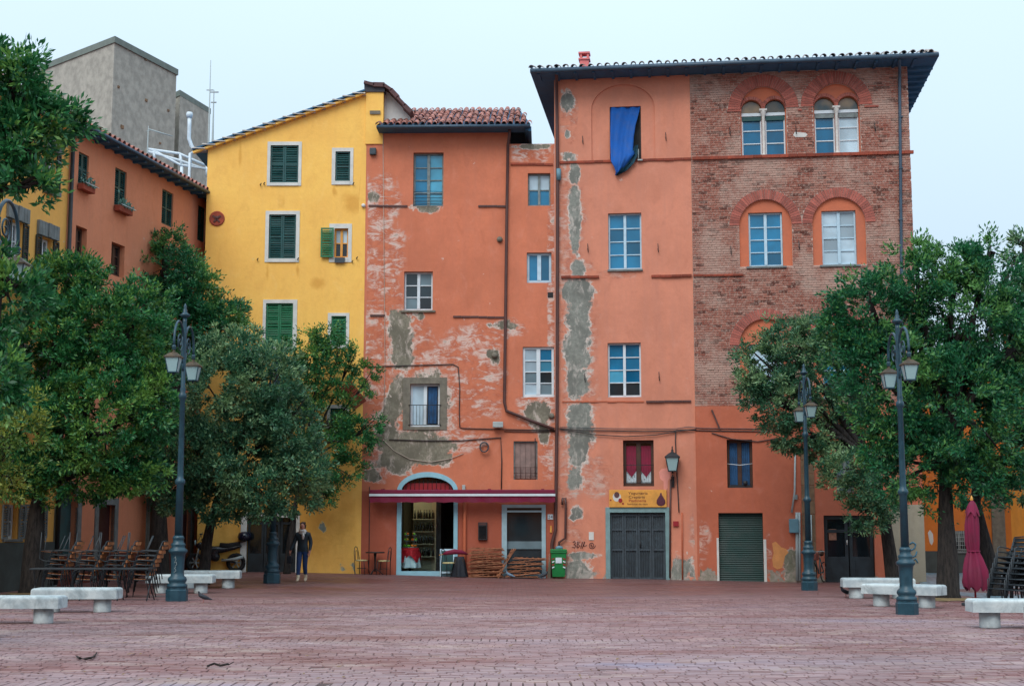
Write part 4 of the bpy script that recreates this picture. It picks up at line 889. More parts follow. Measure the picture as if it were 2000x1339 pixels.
frame3(FY, do_, dr, 'white_stone', -.05, .1); dy = MB().box(dr[0], dr[2], .2, .22, -.3, dr[3]).build('door', 'void', FY.root)
for i in range(3):
    a = dr[0]+(dr[2]-dr[0])*i/3; b = dr[0]+(dr[2]-dr[0])*(i+1)/3; q = MB(); q.box(a+.01, a+.08, .12, .19, -.2, dr[3]); q.box(b-.08, b-.01, .12, .19, -.2, dr[3]); q.box(a+.08, b-.08, .122, .19, -.2, .8); q.box(a+.08, b-.08, .122, .19, 1.75, 1.83); lf = q.build('door_leaf', 'door_dark', dy); MB().box(a+.08, b-.08, .165, .175, .8, 1.75).build('pane', 'pane_black', lf); MB().box(a+.08, b-.08, .165, .175, 1.83, dr[3]).build('pane', 'pane_black', lf)
FY.wall('yellow_wall', [(yl, -.5), (-.002, -.5), (-.002, p1[1]-.01), (p1[0], p1[1]), (yl, p0[1])], hY, 'plaster_yellow', 0, .22, 7)
hr = FY.rect(657, 1063, 672, 1088); MB().box(hr[0], hr[2], -.012, .0, hr[1], hr[3]).build('meter_hatch', 'plaster_yellow', FY.root)
u, z = Y(424, 427); md = MB().lathe([(.26, 0), (.26, .03), (.23, .05), (.2, .03), (.19, .03)], (0, 0, 0), 24).build('medallion', 'brick_red', FY.root, (u, 0, z), (R(90), 0, 0))
MB().beam((-.14, .1, .045), (.1, -.12, .045), .05, .03).beam((-.1, -.12, .045), (.12, .1, .045), .05, .03).lathe([(.07, .03), (.06, .06), (.02, .07)], (0, .02, 0), 8).build('relief', 'pipe', md)
bp = MB()
c = Y(688, 771); t = R(-52)
for i in range(14):
    for j in range(2):
        x, z = (i-6.5)*.064, (j-.5)*.27; q = MB(); h1, h2 = .028, .13
        P = [(x-h1, z-h2), (x+h1, z-h2), (x+h1, z+h2), (x-h1, z+h2)]
        q.prism([(c[0]+a*math.cos(t)-b*math.sin(t), c[1]+a*math.sin(t)+b*math.cos(t)) for a, b in P], -.012-random.uniform(0, .012), .01); q.build('brick', 'brick_red', FY.root)
for q in ((509, 362), (503, 508), (516, 360), (690, 360), (582, 507), (688, 512), (697, 505)): u, z = Y(*q); MB().tube([(u, .02, z), (u, -.08, z), (u+.04, -.1, z+.05)], .018, 5).build('shutter_catch', 'iron', FY.root)
u, z = Y(710, 402); MB().lathe([(.07, 0), (.07, .06), (.04, .1)], (0, 0, 0), 10).build('vent_cap', 'white_stone', FY.root, (u, 0, z), (R(90), 0, 0))
# roof verge, climbing to the right
dv = Vector((p1[0]-p0[0], 0, p1[1]-p0[1])); L = dv.length; sl_ = math.atan2(dv.z, dv.x)
ry = MB(); a0, a1 = Vector((p0[0], 0, p0[1]))-dv.normalized()*.45, Vector((p1[0], 0, p1[1]))
nrm = Vector((-math.sin(sl_), 0, math.cos(sl_)))
vs = [p+Vector((0, yy, 0))+nrm*h for yy in (-.22, 7.1) for p in (a0, a1) for h in (0.01, .06)]
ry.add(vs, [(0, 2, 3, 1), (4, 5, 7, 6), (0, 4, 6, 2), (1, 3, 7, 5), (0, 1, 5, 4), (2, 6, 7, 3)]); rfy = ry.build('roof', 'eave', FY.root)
MB().beam(a0+Vector((0, -.1, -.06)), a1+Vector((0, -.1, -.06)), .16, .07).build('verge_moulding', 'plaster_yellow', rfy)
me = tile_mesh('tile_pale')
for i in range(int(L/.36)+2):
    p = a0+dv.normalized()*(.36*i)+nrm*.03
    for k in range(2): obj('roof_tile', me, rfy, p+Vector((0, -.16+.24*k, random.uniform(-.01, .015))), (0, sl_*-1+random.uniform(-.03, .03), R(-90)))
st = FY.rect(714, 180, 749, 282); MB().bbox(st[0], st[2], -.05, 1.2, st[1], st[3], .01).build('party_wall_head', 'plaster_yellow', FY.root)
u, z = Y(733, 221); MB().box(u-.18, u+.18, -.1, -.04, z-.06, z+.06).build('stone_bracket', 'old_grey_plaster', FY.root)
plaster('plaster_gable', S(196, 200, 200), [], bl(FY, [(765, 185, 30, 20), (785, 205, 20, 20)]), wornc=S(120, 74, 66), redc=S(96, 58, 54), streak=.6)
g0 = [Y(748, 172), Y(760, 176), Y(772, 190), Y(786, 206), Y(800, 220), Y(800, 236), Y(748, 236)]; MB().prism(g0[::-1], .3, 1.2).build('gable_wall', 'plaster_gable', FY.root)
capm = MB(); cp = [Y(712, 163), Y(730, 168), Y(750, 168), Y(764, 178), Y(776, 192), Y(790, 208), Y(802, 221)]
for i in range(len(cp)-1): capm.beam((cp[i][0], .5, cp[i][1]), (cp[i+1][0]+.03, .5, cp[i+1][1]-.01), 1.4, .1+.05*(i % 2))
capm.build('roof_cap', simple('cap_dark', S(92, 66, 66), .9, .3, 6, .4), rfy); st2 = Y(714, 164); MB().prism([Y(712, 160), Y(752, 166), Y(752, 181), Y(712, 181)][::-1], -.1, .9).build('ridge_end', simple('ridge_dark', S(70, 70, 76), .9, .2, 6, .3), rfy)

# ------------------------------------------------------------ LEFT SIDE OF THE SQUARE
AL = at(403, 1110, AY.y+.1); ANL = R(78); AL = Vector((AL.x-math.sin(ANL)*.72, AL.y+math.cos(ANL)*.72))
FL = Facade('orange_side_house', AL, ANL, 'plain orange house along the side of the square with tall dark windows')
X = lambda x, y: FL.uz(x, y)
zL = FL.uz(300, 318, -.5)[1]; u1_ = X(128, 500)[0]; u0_ = X(-260, 500)[0]
plaster('plaster_side', S(214, 136, 100), [], [], streak=.5, var=.06); plaster('plaster_left', S(236, 176, 88), [], [], streak=.5, var=.06)
simple('side_base', S(70, 76, 74), .9, .2, 3, .5)
hl = []
def tallwin(o, flower=False, brown=True):
    r = FL.rect(*o); hl.append(rpoly(r)); u0, z0, u1, z1 = r; m = 'brown_wood' if brown else 'shutter_dark'
    w_ = window(FL, r, 2, 3, m, 'pane_black' if brown else 'pane_dark', .16, .08, False)
    if not brown:
        h = shutter(FL, (u0, z0, u1, z1), 'shutter_teal', .05, leaves=2)
    if flower:
        MB().bbox(u0-.05, u1+.05, -.22, -.02, z0-.2, z0-.02, .02).build('flower_box', 'brick_red', w_)
        lv = MB()
        for i in range(160):
            x, y, z = random.uniform(u0, u1), random.uniform(-.3, -.03), z0-.05+abs(random.gauss(0, .13)); d = Vector((random.gauss(0, 1), random.gauss(0, 1), random.gauss(0, 1))).normalized()*.07; e = d.cross(Vector((0, .3, 1))).normalized()*.03
            p = Vector((x, y, z)); lv.quad(p-d, p+e, p+d, p-e)
        lv.build('potted_leaves', 'leaf_pale', w_); MB().tube([(u0-.1, -.3, z0-.02), (u1+.1, -.3, z0-.02)], .012, 5).build('box_rail', 'white_paint', w_)
n = NT('leaf_pale'); n.col(S(120, 170, 160)); n.rough(.6); M['leaf_pale'] = n.m
tallwin((153, 300, 173, 362), True, False); tallwin((224, 331, 247, 405), True, False); tallwin((316, 373, 338, 441), False, False); tallwin((386, 403, 401, 472), False, False); tallwin((147, 443, 169, 516)); tallwin((217, 476, 243, 540))
tallwin((153, 640, 172, 720)); tallwin((222, 660, 244, 740)); tallwin((316, 690, 336, 770))
dA = FL.rect(112, 965, 152, 1095)
uA0, uA1 = X(114, 1000)[0], X(150, 1000)[0]; zA_ = X(132, 990)[1]; 
simple('door_green', S(44, 82, 84), .5, .2, 3, .1)
hl.append(arch_poly(uA0, uA1, -.5, zA_, None, 12)); 
fr = MB(); vs = []; ca, ra = (uA0+uA1)/2, (uA1-uA0)/2
for i in range(13):
    t = math.pi*i/12
    for r_ in (ra, ra+.22): vs.append((ca+r_*math.cos(t), -.04, zA_+r_*math.sin(t)))
fr.add(vs, [(2*i, 2*i+1, 2*i+3, 2*i+2) for i in range(12)]); fr.box(uA0-.22, uA0, -.04, .05, -.3, zA_); fr.box(uA1, uA1+.22, -.04, .05, -.3, zA_); fr.build('door_surround', 'grey_stone', FL.root)
MB().prism(arch_poly(uA0, uA1, -.4, zA_, None, 12), .18, .22).build('arched_door', 'door_green', FL.root)
for (x0, x1) in ((190, 222), (290, 312), (352, 372)):
    r = FL.rect(x0, 985, x1, 1095); hl.append(rpoly((r[0], -.5, r[2], r[3]))); frame3(FL, (r[0]-.2, 0, r[2]+.2, r[3]+.2), r, 'grey_stone'); MB().box(r[0], r[2], .15, .2, -.4, r[3]).build('door', simple('door_red', S(58, 26, 26), .5, .2, 4, .1), FL.root)
FL.wall('orange_wall', [(u1_, -.5), (2.5, -.5), (2.5, zL), (u1_, zL)], hl, 'plaster_side', 0, .22, 6)
MB().box(u1_+.02, -.05, -.025, -.004, -.4, .9).build('plinth', simple('plinth_red', S(96, 46, 38), .9, .2, 3, .3), FL.root)
F2 = Facade('corner_yellow_house', (AL.x+FL.d.x*u1_, AL.y+FL.d.y*u1_), ANL, 'pale yellow house with grey stone window heads and dark shutters at the square side')
v0 = u0_-u1_; h2 = []
def stonewin(o, parts=7):
    r = F2.rect(*o); h2.append(rpoly(r)); w_ = window(F2, r, 2, 3, 'white_paint', 'pane_dark', .14, .07, False)
    W_ = r[2]-r[0]; shutter(F2, (r[0]-W_*.52, r[1], r[0]-.02, r[3]), 'shutter_dark', -.06); shutter(F2, (r[2]+.02, r[1], r[2]+W_*.52, r[3]), 'shutter_dark', -.06)
    L = (W_+.5)/parts
    for i in range(parts):
        x = r[0]-.25+L*i; MB().bbox(x+.006, x+L-.006, -.09-(.03 if i == parts//2 else 0), .0, r[3]+.02, r[3]+.42, .012).build('lintel_stone', 'grey_stone', F2.root)
    MB().bbox(r[0]-.15, r[2]+.15, -.14, .1, r[1]-.14, r[1]-.002, .02).build('sill', 'grey_stone', w_)
stonewin((19, 432, 41, 540)); stonewin((78, 465, 100, 565)); stonewin((92, 296, 108, 372)); stonewin((20, 236, 40, 320)); stonewin((20, 700, 44, 800)); stonewin((80, 710, 102, 800))
for o in ((14, 985, 34, 1052), (58, 985, 78, 1050)):
    r = F2.rect(*o); h2.append(rpoly(r)); window(F2, r, 2, 2, 'white_paint', 'pane_dark', .14, .07, False, sill=.2); W_ = r[2]-r[0]
    shutter(F2, (r[0]-W_*.6, r[1], r[0]-.02, r[3]), 'grey_stone', -.06); shutter(F2, (r[2]+.02, r[1], r[2]+W_*.6, r[3]), 'grey_stone', -.06)
F2.wall('pale_wall', [(v0, -.5), (-.005, -.5), (-.005, zL), (v0, zL)], h2, 'plaster_left', 0, .2, 6)
MB().box(v0, -.03, -.06, -.003, -.4, F2.uz(60, 1058)[1]).build('base_wall', 'side_base', F2.root)
MB().tube([(-.0, -.1, zL), (-.0, -.1, .1)], .06, 8).build('downpipe', 'iron', F2.root)
for F, a, b in ((FL, u1_, 2.4), (F2, v0, 0)):
    mb = MB(); mb.box(a, b, -.45, 0, zL-.02, zL+.08); mb.add([(a, -.45, zL+.08), (b, -.45, zL+.08), (b, 3, zL+1.1), (a, 3, zL+1.1), (b, 6.5, zL+.08), (a, 6.5, zL+.08)], [(0, 1, 2, 3), (3, 2, 4, 5)])
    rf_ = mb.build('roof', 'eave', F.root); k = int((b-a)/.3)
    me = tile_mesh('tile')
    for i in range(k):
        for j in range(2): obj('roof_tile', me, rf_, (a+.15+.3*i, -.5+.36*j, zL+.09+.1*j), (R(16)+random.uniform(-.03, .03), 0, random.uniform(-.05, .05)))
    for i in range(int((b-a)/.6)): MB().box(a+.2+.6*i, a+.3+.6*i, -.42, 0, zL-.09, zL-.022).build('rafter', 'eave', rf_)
    MB().tube([(a, -.5, zL+.02), (b, -.5, zL+.02)], .055, 8).build('gutter', 'gutter', rf_)
# ------------------------------------------------------------ concrete tower blocks behind
def tower(name, label, pts, ztop, cap=.35):
    o = thing(name, label, 'building', (pts[0].x, pts[0].y, 0)); b = Vector((pts[0].x, pts[0].y, 0)); mb = MB(); k = len(pts)
    P = [(p.x-b.x, p.y-b.y) for p in pts]; c = (sum(p[0] for p in P)/k, sum(p[1] for p in P)/k)
    mb.add([(x, y, z) for z in (-.5, ztop-cap) for x, y in P], [(i, (i+1) % k, (i+1) % k+k, i+k) for i in range(k)]+[tuple(range(k, 2*k))]); mb.build('concrete_wall', 'concrete', o)
    Q = [(c[0]+(x-c[0])*1.025, c[1]+(y-c[1])*1.025) for x, y in P]; mb = MB(); mb.add([(x, y, z) for z in (ztop-cap, ztop) for x, y in Q], [(i, (i+1) % k, (i+1) % k+k, i+k) for i in range(k)]+[tuple(range(k, 2*k)), tuple(range(k-1, -1, -1))]); mb.build('roof_slab', 'concrete_cap', o)
    return o, b
c0 = at(224, 72, 76); zt1 = c0.z; 
def atz(px, py, z): r = ray(px, py); t = (z-CH)/r[2]; return Vector((r[0]*t, r[1]*t, z))
cl, cr = atz(60, 136, zt1), atz(345, 136, zt1)
tw, tb = tower('concrete_tower', 'bare grey concrete tower block rising behind the orange side house', [cl, c0, cr, cl+cr-c0], zt1)
for (x, y, s_) in ((284, 115, .22), (231, 170, .16), (285, 196, .18), (328, 216, .16), (238, 248, .24), (312, 280, .14)):
    d = (cr-c0); t_ = None
    r = ray(x, y); nn = Vector((-d.y, d.x)); t_ = nn.dot(Vector((c0.x, c0.y)))/(nn.x*r[0]+nn.y*r[1]); p = Vector((r[0]*t_, r[1]*t_, CH+r[2]*t_))
    MB().box(-s_/2, s_/2, -.06, .1, -s_*.4, s_*.4).build('wall_patch', 'pier_stone', tw, (p.x-tb.x, p.y-tb.y, p.z), (0, 0, math.atan2(d.y, d.x)))
c1 = at(352, 176, 84); r1_ = atz(411, 212, c1.z); l1_ = c1+Vector((-.85, 1.0, 0))
tower('concrete_block', 'smaller grey concrete block standing behind the tall tower', [l1_, c1, r1_, l1_+r1_-c1], c1.z)
def mast(name, label, px, y0, y1, Yd, r0, arms=()):
    a, b = at(px, y1, Yd), at(px, y0, Yd); o = thing(name, label, 'antenna', (a.x, a.y, 0)); MB().tube([(0, 0, 0), (0, 0, a.z), (0, 0, b.z)], [r0, r0, r0*.4], 6).build('pole', 'pipe_pale', o)
    for (py, w_) in arms: z = at(px, py, Yd).z; MB().tube([(-w_, 0, z), (w_, 0, z)], r0*.6, 5).build('cross_arm', 'pipe_pale', o)
    return o
mast('antenna_mast', 'thin tall antenna mast behind the yellow gable', 407, 118, 285, 60, .04, ((176, .15),)); mast('antenna_mast', 'short double aerial pole with crossbars behind the yellow gable', 415, 176, 285, 60.5, .05, ((180, .2), (200, .12)))
mast('roof_aerial', 'rooftop television aerial with a long boom over the orange side house', 288, 246, 300, 47, .025, ((256, .05),)).location.z = 0
o = [x for x in C.objects if x.name.startswith('roof_aerial')][0]; p, q = at(288, 252, 47), at(335, 266, 47); MB().tube([(0, 0, p.z), (q.x-p.x, 0, q.z)], .02, 5).build('boom', 'pipe_pale', o)
o = thing('vent_flue', 'white bent flue pipe beside the yellow roof edge', 'pipe', (at(370, 285, 51).x, 51, 0)); p = lambda x, y: (lambda v: (v.x-o.location.x, 0, v.z))(at(x, y, 51))
MB().tube([(0, 0, 0), p(372, 300), p(382, 295), p(374, 285), p(369, 270), p(370, 245), p(370, 230)], .07, 8).build('flue', 'white_paint', o); MB().lathe([(.1, 0), (.12, .12), (.1, .2)], p(370, 230), 10).build('cowl', 'white_paint', o)
o = thing('roof_railing', 'white tubular guard railing on the roof behind the orange house', 'railing', (at(350, 320, 51).x, 51, 0)); p = lambda x, y, d=51: (lambda v: (v.x-o.location.x, v.y-51, v.z))(at(x, y, d))
for L_ in ([(288, 291), (350, 300), (404, 324)], [(290, 296), (350, 313), (404, 332)], [(296, 292), (352, 322), (404, 330)], [(352, 300), (355, 328)], [(300, 296), (303, 312)], [(404, 322), (404, 345)]): MB().tube([p(*q) for q in L_], .05, 6).build('rail', 'white_paint', o)
MB().tube([p(355, 326), (p(355, 326)[0], 0, 0)], .06, 6).build('post', 'white_paint', o)
# ------------------------------------------------------------ the lane on the right and its houses
plaster('plaster_ochre', S(206, 116, 40), [], [], streak=.6, foot=.25); plaster('plaster_gold', S(226, 150, 44), [], [], streak=.6)
FO = Facade('ochre_lane_house', (at(1770, 1100, 56).x, 56), R(-3), 'low ochre house across the lane behind the trees')
hO2 = []; r = FO.rect(1858, 1036, 1892, 1076); wo = window(FO, r, 2, 2, 'old_frame', 'pane_dark', .14, .06, holes=hO2, sill=.08)
g = MB()
for i in range(9): x = r[0]+(r[2]-r[0])*(i+.5)/9; g.tube([(x, -.03, r[1]), (x, -.03, r[3])], .012, 5)
for i in range(5): zz = r[1]+(r[3]-r[1])*(i+.5)/5; g.tube([(r[0], -.03, zz), (r[2], -.03, zz)], .01, 5)
g.build('window_grille', 'pipe_pale', wo)
uE = FO.uz(2160, 1000)[0]; FO.wall('ochre_wall', [(0, -.5), (uE, -.5), (uE, 8.2), (0, 8.2)], hO2, 'plaster_ochre', 0, .2, 7)
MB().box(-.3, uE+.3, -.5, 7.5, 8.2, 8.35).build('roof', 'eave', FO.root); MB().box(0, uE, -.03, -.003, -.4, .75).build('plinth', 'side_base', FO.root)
patch(FO, [(1812, 1040), (1816, 1034), (1822, 1042), (1823, 1056), (1820, 1064), (1816, 1060), (1814, 1050)], 'white_stone', -.012)
for px in (1948,): u = FO.uz(px, 1000)[0]; MB().bbox(u-.25, u+.25, -.12, 0, -.3, 3.9, .02).bbox(u-.35, u+.35, -.18, 0, 3.9, 4.1, .02).build('pilaster', 'old_grey_plaster', FO.root)
pA = at(1974, 1000, 51); FG = Facade('golden_house', (pA.x, 51), R(-84), 'golden yellow house closing the lane beside the stacked metal chairs')
hG = []; r = (2.0, .0, 3.1, 2.6); hG.append(rpoly((r[0], -.5, r[2], r[3]))); MB().box(r[0], r[2], .15, .2, -.4, r[3]).build('door', 'door_dark', FG.root)
for i in range(2): window(FG, (2+3*i, 4.2, 3+3*i, 5.8), 2, 3, 'white_paint', 'pane_dark', .14, .06, holes=hG, sill=.1)
FG.wall('golden_wall', [(0, -.5), (9, -.5), (9, 8.6), (0, 8.6)], hG, 'plaster_gold', 0, .2, 5); MB().box(-.4, 9.3, -.5, 5.5, 8.6, 8.75).build('roof', 'eave', FG.root)
# ------------------------------------------------------------ GROUND
def onM(px, y, z=None):
    u = FM.uz(px, 1060, y)[0]; v = FM.root.matrix_basis @ Vector((u, y, 0)); return Vector((v.x, v.y, gz(v.x, v.y) if z is None else z))
def paving_mat(name, tex=False):
    n = NT(name); g = n.n('NewGeometry'); pos = g.outputs['Position']
    r = n.math('FRACT', n.math('ADD', g.outputs['Random Per Island'], n.n('ObjectInfo').outputs['Random']))
    big = n.noise(n.scalev(pos, (.26, .9, 1)), .5, 6, .66, .5); mid = n.noise(n.scalev(pos, (.6, 1.4, 1)), 1.1, 5, .6)
    c = n.mix(n.ramp(big, .34, .62), S(134, 96, 94), S(154, 130, 132)); c = n.mix(n.ramp(mid, .50, .72), c, S(170, 148, 142)); c = n.mix(n.math('MULTIPLY', n.ramp(big, .58, .76), .8), c, S(132, 136, 164))  # blue-grey patches: sky sheen on damp brick, put into the colour
    sy = n.n('SeparateXYZ'); n.l(pos, sy.inputs[0])
    c = n.mix(n.ramp(n.math('ADD', sy.outputs[1], n.math('MULTIPLY', big, 14.)), 31, 48, 0, .75), c, n.mix(mid, S(96, 52, 48), S(120, 72, 66)))   # darker, redder tone towards the far half
    if tex:
        b = n.n('TexBrick', i_Scale=1., i_Mortar_Size=.012, i_Brick_Width=.25, i_Row_Height=.125); n.l(pos, b.inputs['Vector'])
        b.inputs['Color1'].default_value = (.75, .75, .75, 1); b.inputs['Color2'].default_value = (1.15, 1.15, 1.15, 1); b.inputs['Mortar'].default_value = (.45, .45, .45, 1); c = n.mix(1., c, b.outputs[0], 'MULTIPLY')
    else: c = n.mix(1., c, n.mix(r, (.88, .88, .9), (1.1, 1.08, 1.08)), 'MULTIPLY')
    c = n.mix(n.math('MULTIPLY', n.ramp(n.noise(n.scalev(pos, (.5, 1, 1)), 5, 6, .72), .54, .72), .55), c, S(72, 60, 64)); n.col(c)
    n.rough(n.ramp(n.noise(n.scalev(pos, (.4, 1, 1)), .8, 4), .35, .65, .38, .7)); n.bump(n.noise(pos, 22, 5, .7), .4, .012); n.b.inputs['Specular IOR Level'].default_value = .5; M[name] = n.m
paving_mat('paving', True); paving_mat('paver')
simple('joint', S(88, 70, 68), .95, .3, 4, .3)
xs = [-3000, -400, -90]+[x*1.0 for x in range(-40, 41)]+[90, 400, 3000]; ys = [-3000, -400, -60]+[y*1.0 for y in range(-10, 35)]+[34.02]+[y*1.0 for y in range(35, 91)]+[150, 600, 4000]
mb = MB(); nx = len(xs); mb.V = [(x, y, gz(x, y)-(.014 if 12 <= y <= 34 and abs(x) <= 14.5 else 0)) for y in ys for x in xs]
for j in range(len(ys)-1):
    for i in range(nx-1): mb.F.append([j*nx+i, j*nx+i+1, (j+1)*nx+i+1, (j+1)*nx+i]); mb.MI.append(1 if (12 <= ys[j] and ys[j+1] <= 34 and xs[i] >= -14.5 and xs[i+1] <= 14.5) else 0); mb.SM.append(True)
ground = struct(mb.build('square_paving', ['paving', 'joint']))
PV = []                                          # (x, y, length in x, length in y)
y = 14.3
rowi = 0
while y < 33.9:
    if abs(y-15.36) < .06 or abs(y-21.35) < .06 or abs(y-27.9) < .06:
        x = -.37*y-.6
        while x < .37*y+.6: PV.append((x, y, .122, .42)); x += .128
        y += .43
    else:
        x = -.37*y-.6-random.random()*.24
        while x < .37*y+.6: PV.append((x, y, .236, .11)); x += .243
        y += .117
    rowi += 1
vis = sorted([i for i, p in enumerate(PV) if p[1] > 15.3 and abs(p[0]+p[2]/2) < .36*p[1]], key=lambda i: PV[i][1])[:300]; vis = set(vis)
def paver_verts(sx, sy, t1, t2, dz):
    g = .004; return [(g, g, -.03+dz), (sx-g, g, -.03+dz), (sx-g, sy-g, -.03+dz), (g, sy-g, -.03+dz), (g*1.8, g*1.8, dz-t1-t2), (sx-g*1.8, g*1.8, dz+t1-t2), (sx-g*1.8, sy-g*1.8, dz+t1+t2), (g*1.8, sy-g*1.8, dz-t1+t2)]
PF = [(4, 5, 6, 7), (0, 1, 5, 4), (1, 2, 6, 5), (2, 3, 7, 6), (3, 0, 4, 7)]
mb = MB(); pm = {}
for key in ((.236, .11), (.122, .42)): q = MB(); q.add(paver_verts(*key, 0, 0, 0), PF); pm[key] = q.mesh('paving_brick', 'paver')
for i, (x, y, a, b) in enumerate(PV):
    dz = random.uniform(-.003, .003)-(.012 if random.random() < .03 else 0); t1, t2 = random.uniform(-.002, .002), random.uniform(-.002, .002)
    if i in vis: obj('paving_brick', pm[(a, b)], ground, (x, y, dz), (t1*6, t2*6, random.uniform(-.012, .012)))
    else: mb.add([(x+p[0], y+p[1], p[2]) for p in paver_verts(a, b, t1, t2, dz)], PF)
o = mb.build('paving_bricks', 'paver', ground); o['kind'] = 'stuff'
# the lane: grey-blue stone setts, seen between the trees on the right
n = NT('setts'); pos = n.n('NewGeometry').outputs['Position']; b = n.n('TexBrick', i_Scale=1., i_Mortar_Size=.03, i_Brick_Width=.6, i_Row_Height=.4); n.l(pos, b.inputs['Vector'])
b.inputs['Color1'].default_value = (*S(96, 122, 136), 1); b.inputs['Color2'].default_value = (*S(120, 146, 158), 1); b.inputs['Mortar'].default_value = (*S(54, 66, 74), 1); n.col(b.outputs[0]); n.rough(.45); M['setts'] = n.m
mb = MB(); P0 = [gp(1797, 1118), gp(1797, 1142), gp(1840, 1158), gp(1960, 1172), gp(2160, 1172)]
mb.add([(p.x, p.y, gz(p.x, p.y)+.006) for p in P0]+[(24, 57, gz(24, 57)+.006), (12.4, 57, gz(12.4, 57)+.006)], [tuple(range(7))]); struct(mb.build('lane', 'setts'))
simple('earth', S(120, 100, 66), .95, .3, 6, .6)
# ------------------------------------------------------------ TREES
def leaf_mat(name, a, b, c):
    n = NT(name); g = n.n('NewGeometry'); r = g.outputs['Random Per Island']; big = n.noise(g.outputs['Position'], .9, 4)
    col = n.mix(n.ramp(r, 0, 1, smooth=False), a, b); col = n.mix(n.ramp(n.math('ADD', big, n.math('MULTIPLY', r, .22)), .6, .76), col, c); n.col(col); n.rough(.42); n.b.inputs['Specular IOR Level'].default_value = .45
    tr = n.n('BsdfTranslucent'); n.l(col, tr.inputs[0]); ms = n.n('MixShader'); ms.inputs[0].default_value = .22
    out = n.t.nodes['Material Output']; n.l(n.b.outputs[0], ms.inputs[1]); n.l(tr.outputs[0], ms.inputs[2]); n.l(ms.outputs[0], out.inputs[0]); M[name] = n.m
leaf_mat('leaf_green', S(22, 88, 54), S(60, 132, 72), S(110, 154, 70)); leaf_mat('leaf_deep', S(20, 82, 60), S(50, 124, 72), S(94, 146, 74)); leaf_mat('leaf_silver', S(32, 86, 64), S(82, 130, 92), S(128, 160, 110)); leaf_mat('leaf_olive', S(48, 92, 40), S(104, 132, 52), S(148, 158, 66))
n = NT('bark'); pos = n.n('NewGeometry').outputs['Position']; st = n.noise(n.scalev(pos, (7, 7, 1.6)), 2.2, 7, .7); n.col(n.mix(n.ramp(st, .35, .65), S(20, 18, 18), S(56, 50, 46))); n.rough(.95); n.bump(st, .9, .04); M['bark'] = n.m
def crown(name, lobes, mat, parent, origin, seed, dens=9., per=60, L=.15, sparse=1.):
    L *= .8; dens *= 1.35
    rg = np.random.default_rng(seed); cs = []; od = []
    for (c, r) in lobes:
        a = 4*math.pi*((r[0]*r[1])**1.6/3+(r[0]*r[2])**1.6/3+(r[1]*r[2])**1.6/3)**(1/1.6); k = int(a*dens*sparse)
        d = rg.normal(size=(k, 3)); d /= np.linalg.norm(d, axis=1)[:, None]; f = rg.uniform(.25, 1, k)**.42*np.where(rg.random(k) < .15, rg.uniform(1.05, 1.38, k), 1)
        f *= 1+.12*np.sin(d[:, 0]*7+seed)*np.cos(d[:, 2]*6)+rg.normal(0, .06, k)
        cs.append(np.array(c)-np.array(origin)+d*f[:, None]*np.array(r)); od.append(d)
    cs = np.concatenate(cs); od = np.concatenate(od)
    hole = np.sin(cs[:, 0]*2.7+seed)*np.sin(cs[:, 1]*2.3+1)*np.sin(cs[:, 2]*2.9+seed*2)+rg.normal(0, .08, len(cs)) < .46      # thin pockets between the boughs
    cs, od = cs[hole], od[hole]; nC = len(cs)
    sz = rg.uniform(.16, .34, nC); cnt = rg.integers(int(per*.5), int(per*1.4), nC); idx = np.repeat(np.arange(nC), cnt); n = len(idx)
    off = rg.normal(size=(n, 3)); off /= np.linalg.norm(off, axis=1)[:, None]; off = off*.8+od[idx]*.55; off[:, 2] += .2
    p = cs[idx]+off*(sz[idx]*rg.uniform(.15, 1, n)**.7)[:, None]*np.array([1, 1, .85])      # sprays: leaves fan out from a twig end
    ax = off+rg.normal(size=(n, 3))*.35; ax /= np.linalg.norm(ax, axis=1)[:, None]
    sd_ = np.cross(ax, rg.normal(size=(n, 3))); sd_ /= np.linalg.norm(sd_, axis=1)[:, None]+1e-9
    ln = L*rg.uniform(.6, 1.25, n)[:, None]; w_ = ln*.19
    v = np.empty((n, 4, 3)); v[:, 0] = p-ax*ln*.5; v[:, 1] = p+sd_*w_; v[:, 2] = p+ax*ln*.5; v[:, 3] = p-sd_*w_
    me = bpy.data.meshes.new(name); me.vertices.add(n*4); me.vertices.foreach_set('co', v.reshape(-1)); me.loops.add(n*4); me.loops.foreach_set('vertex_index', np.arange(n*4, dtype=np.int32))
    me.polygons.add(n); me.polygons.foreach_set('loop_start', np.arange(n, dtype=np.int32)*4); me.polygons.foreach_set('loop_total', np.full(n, 4, dtype=np.int32)); me.materials.append(M[mat]); me.update(); me.validate()
    return obj(name, me, parent)
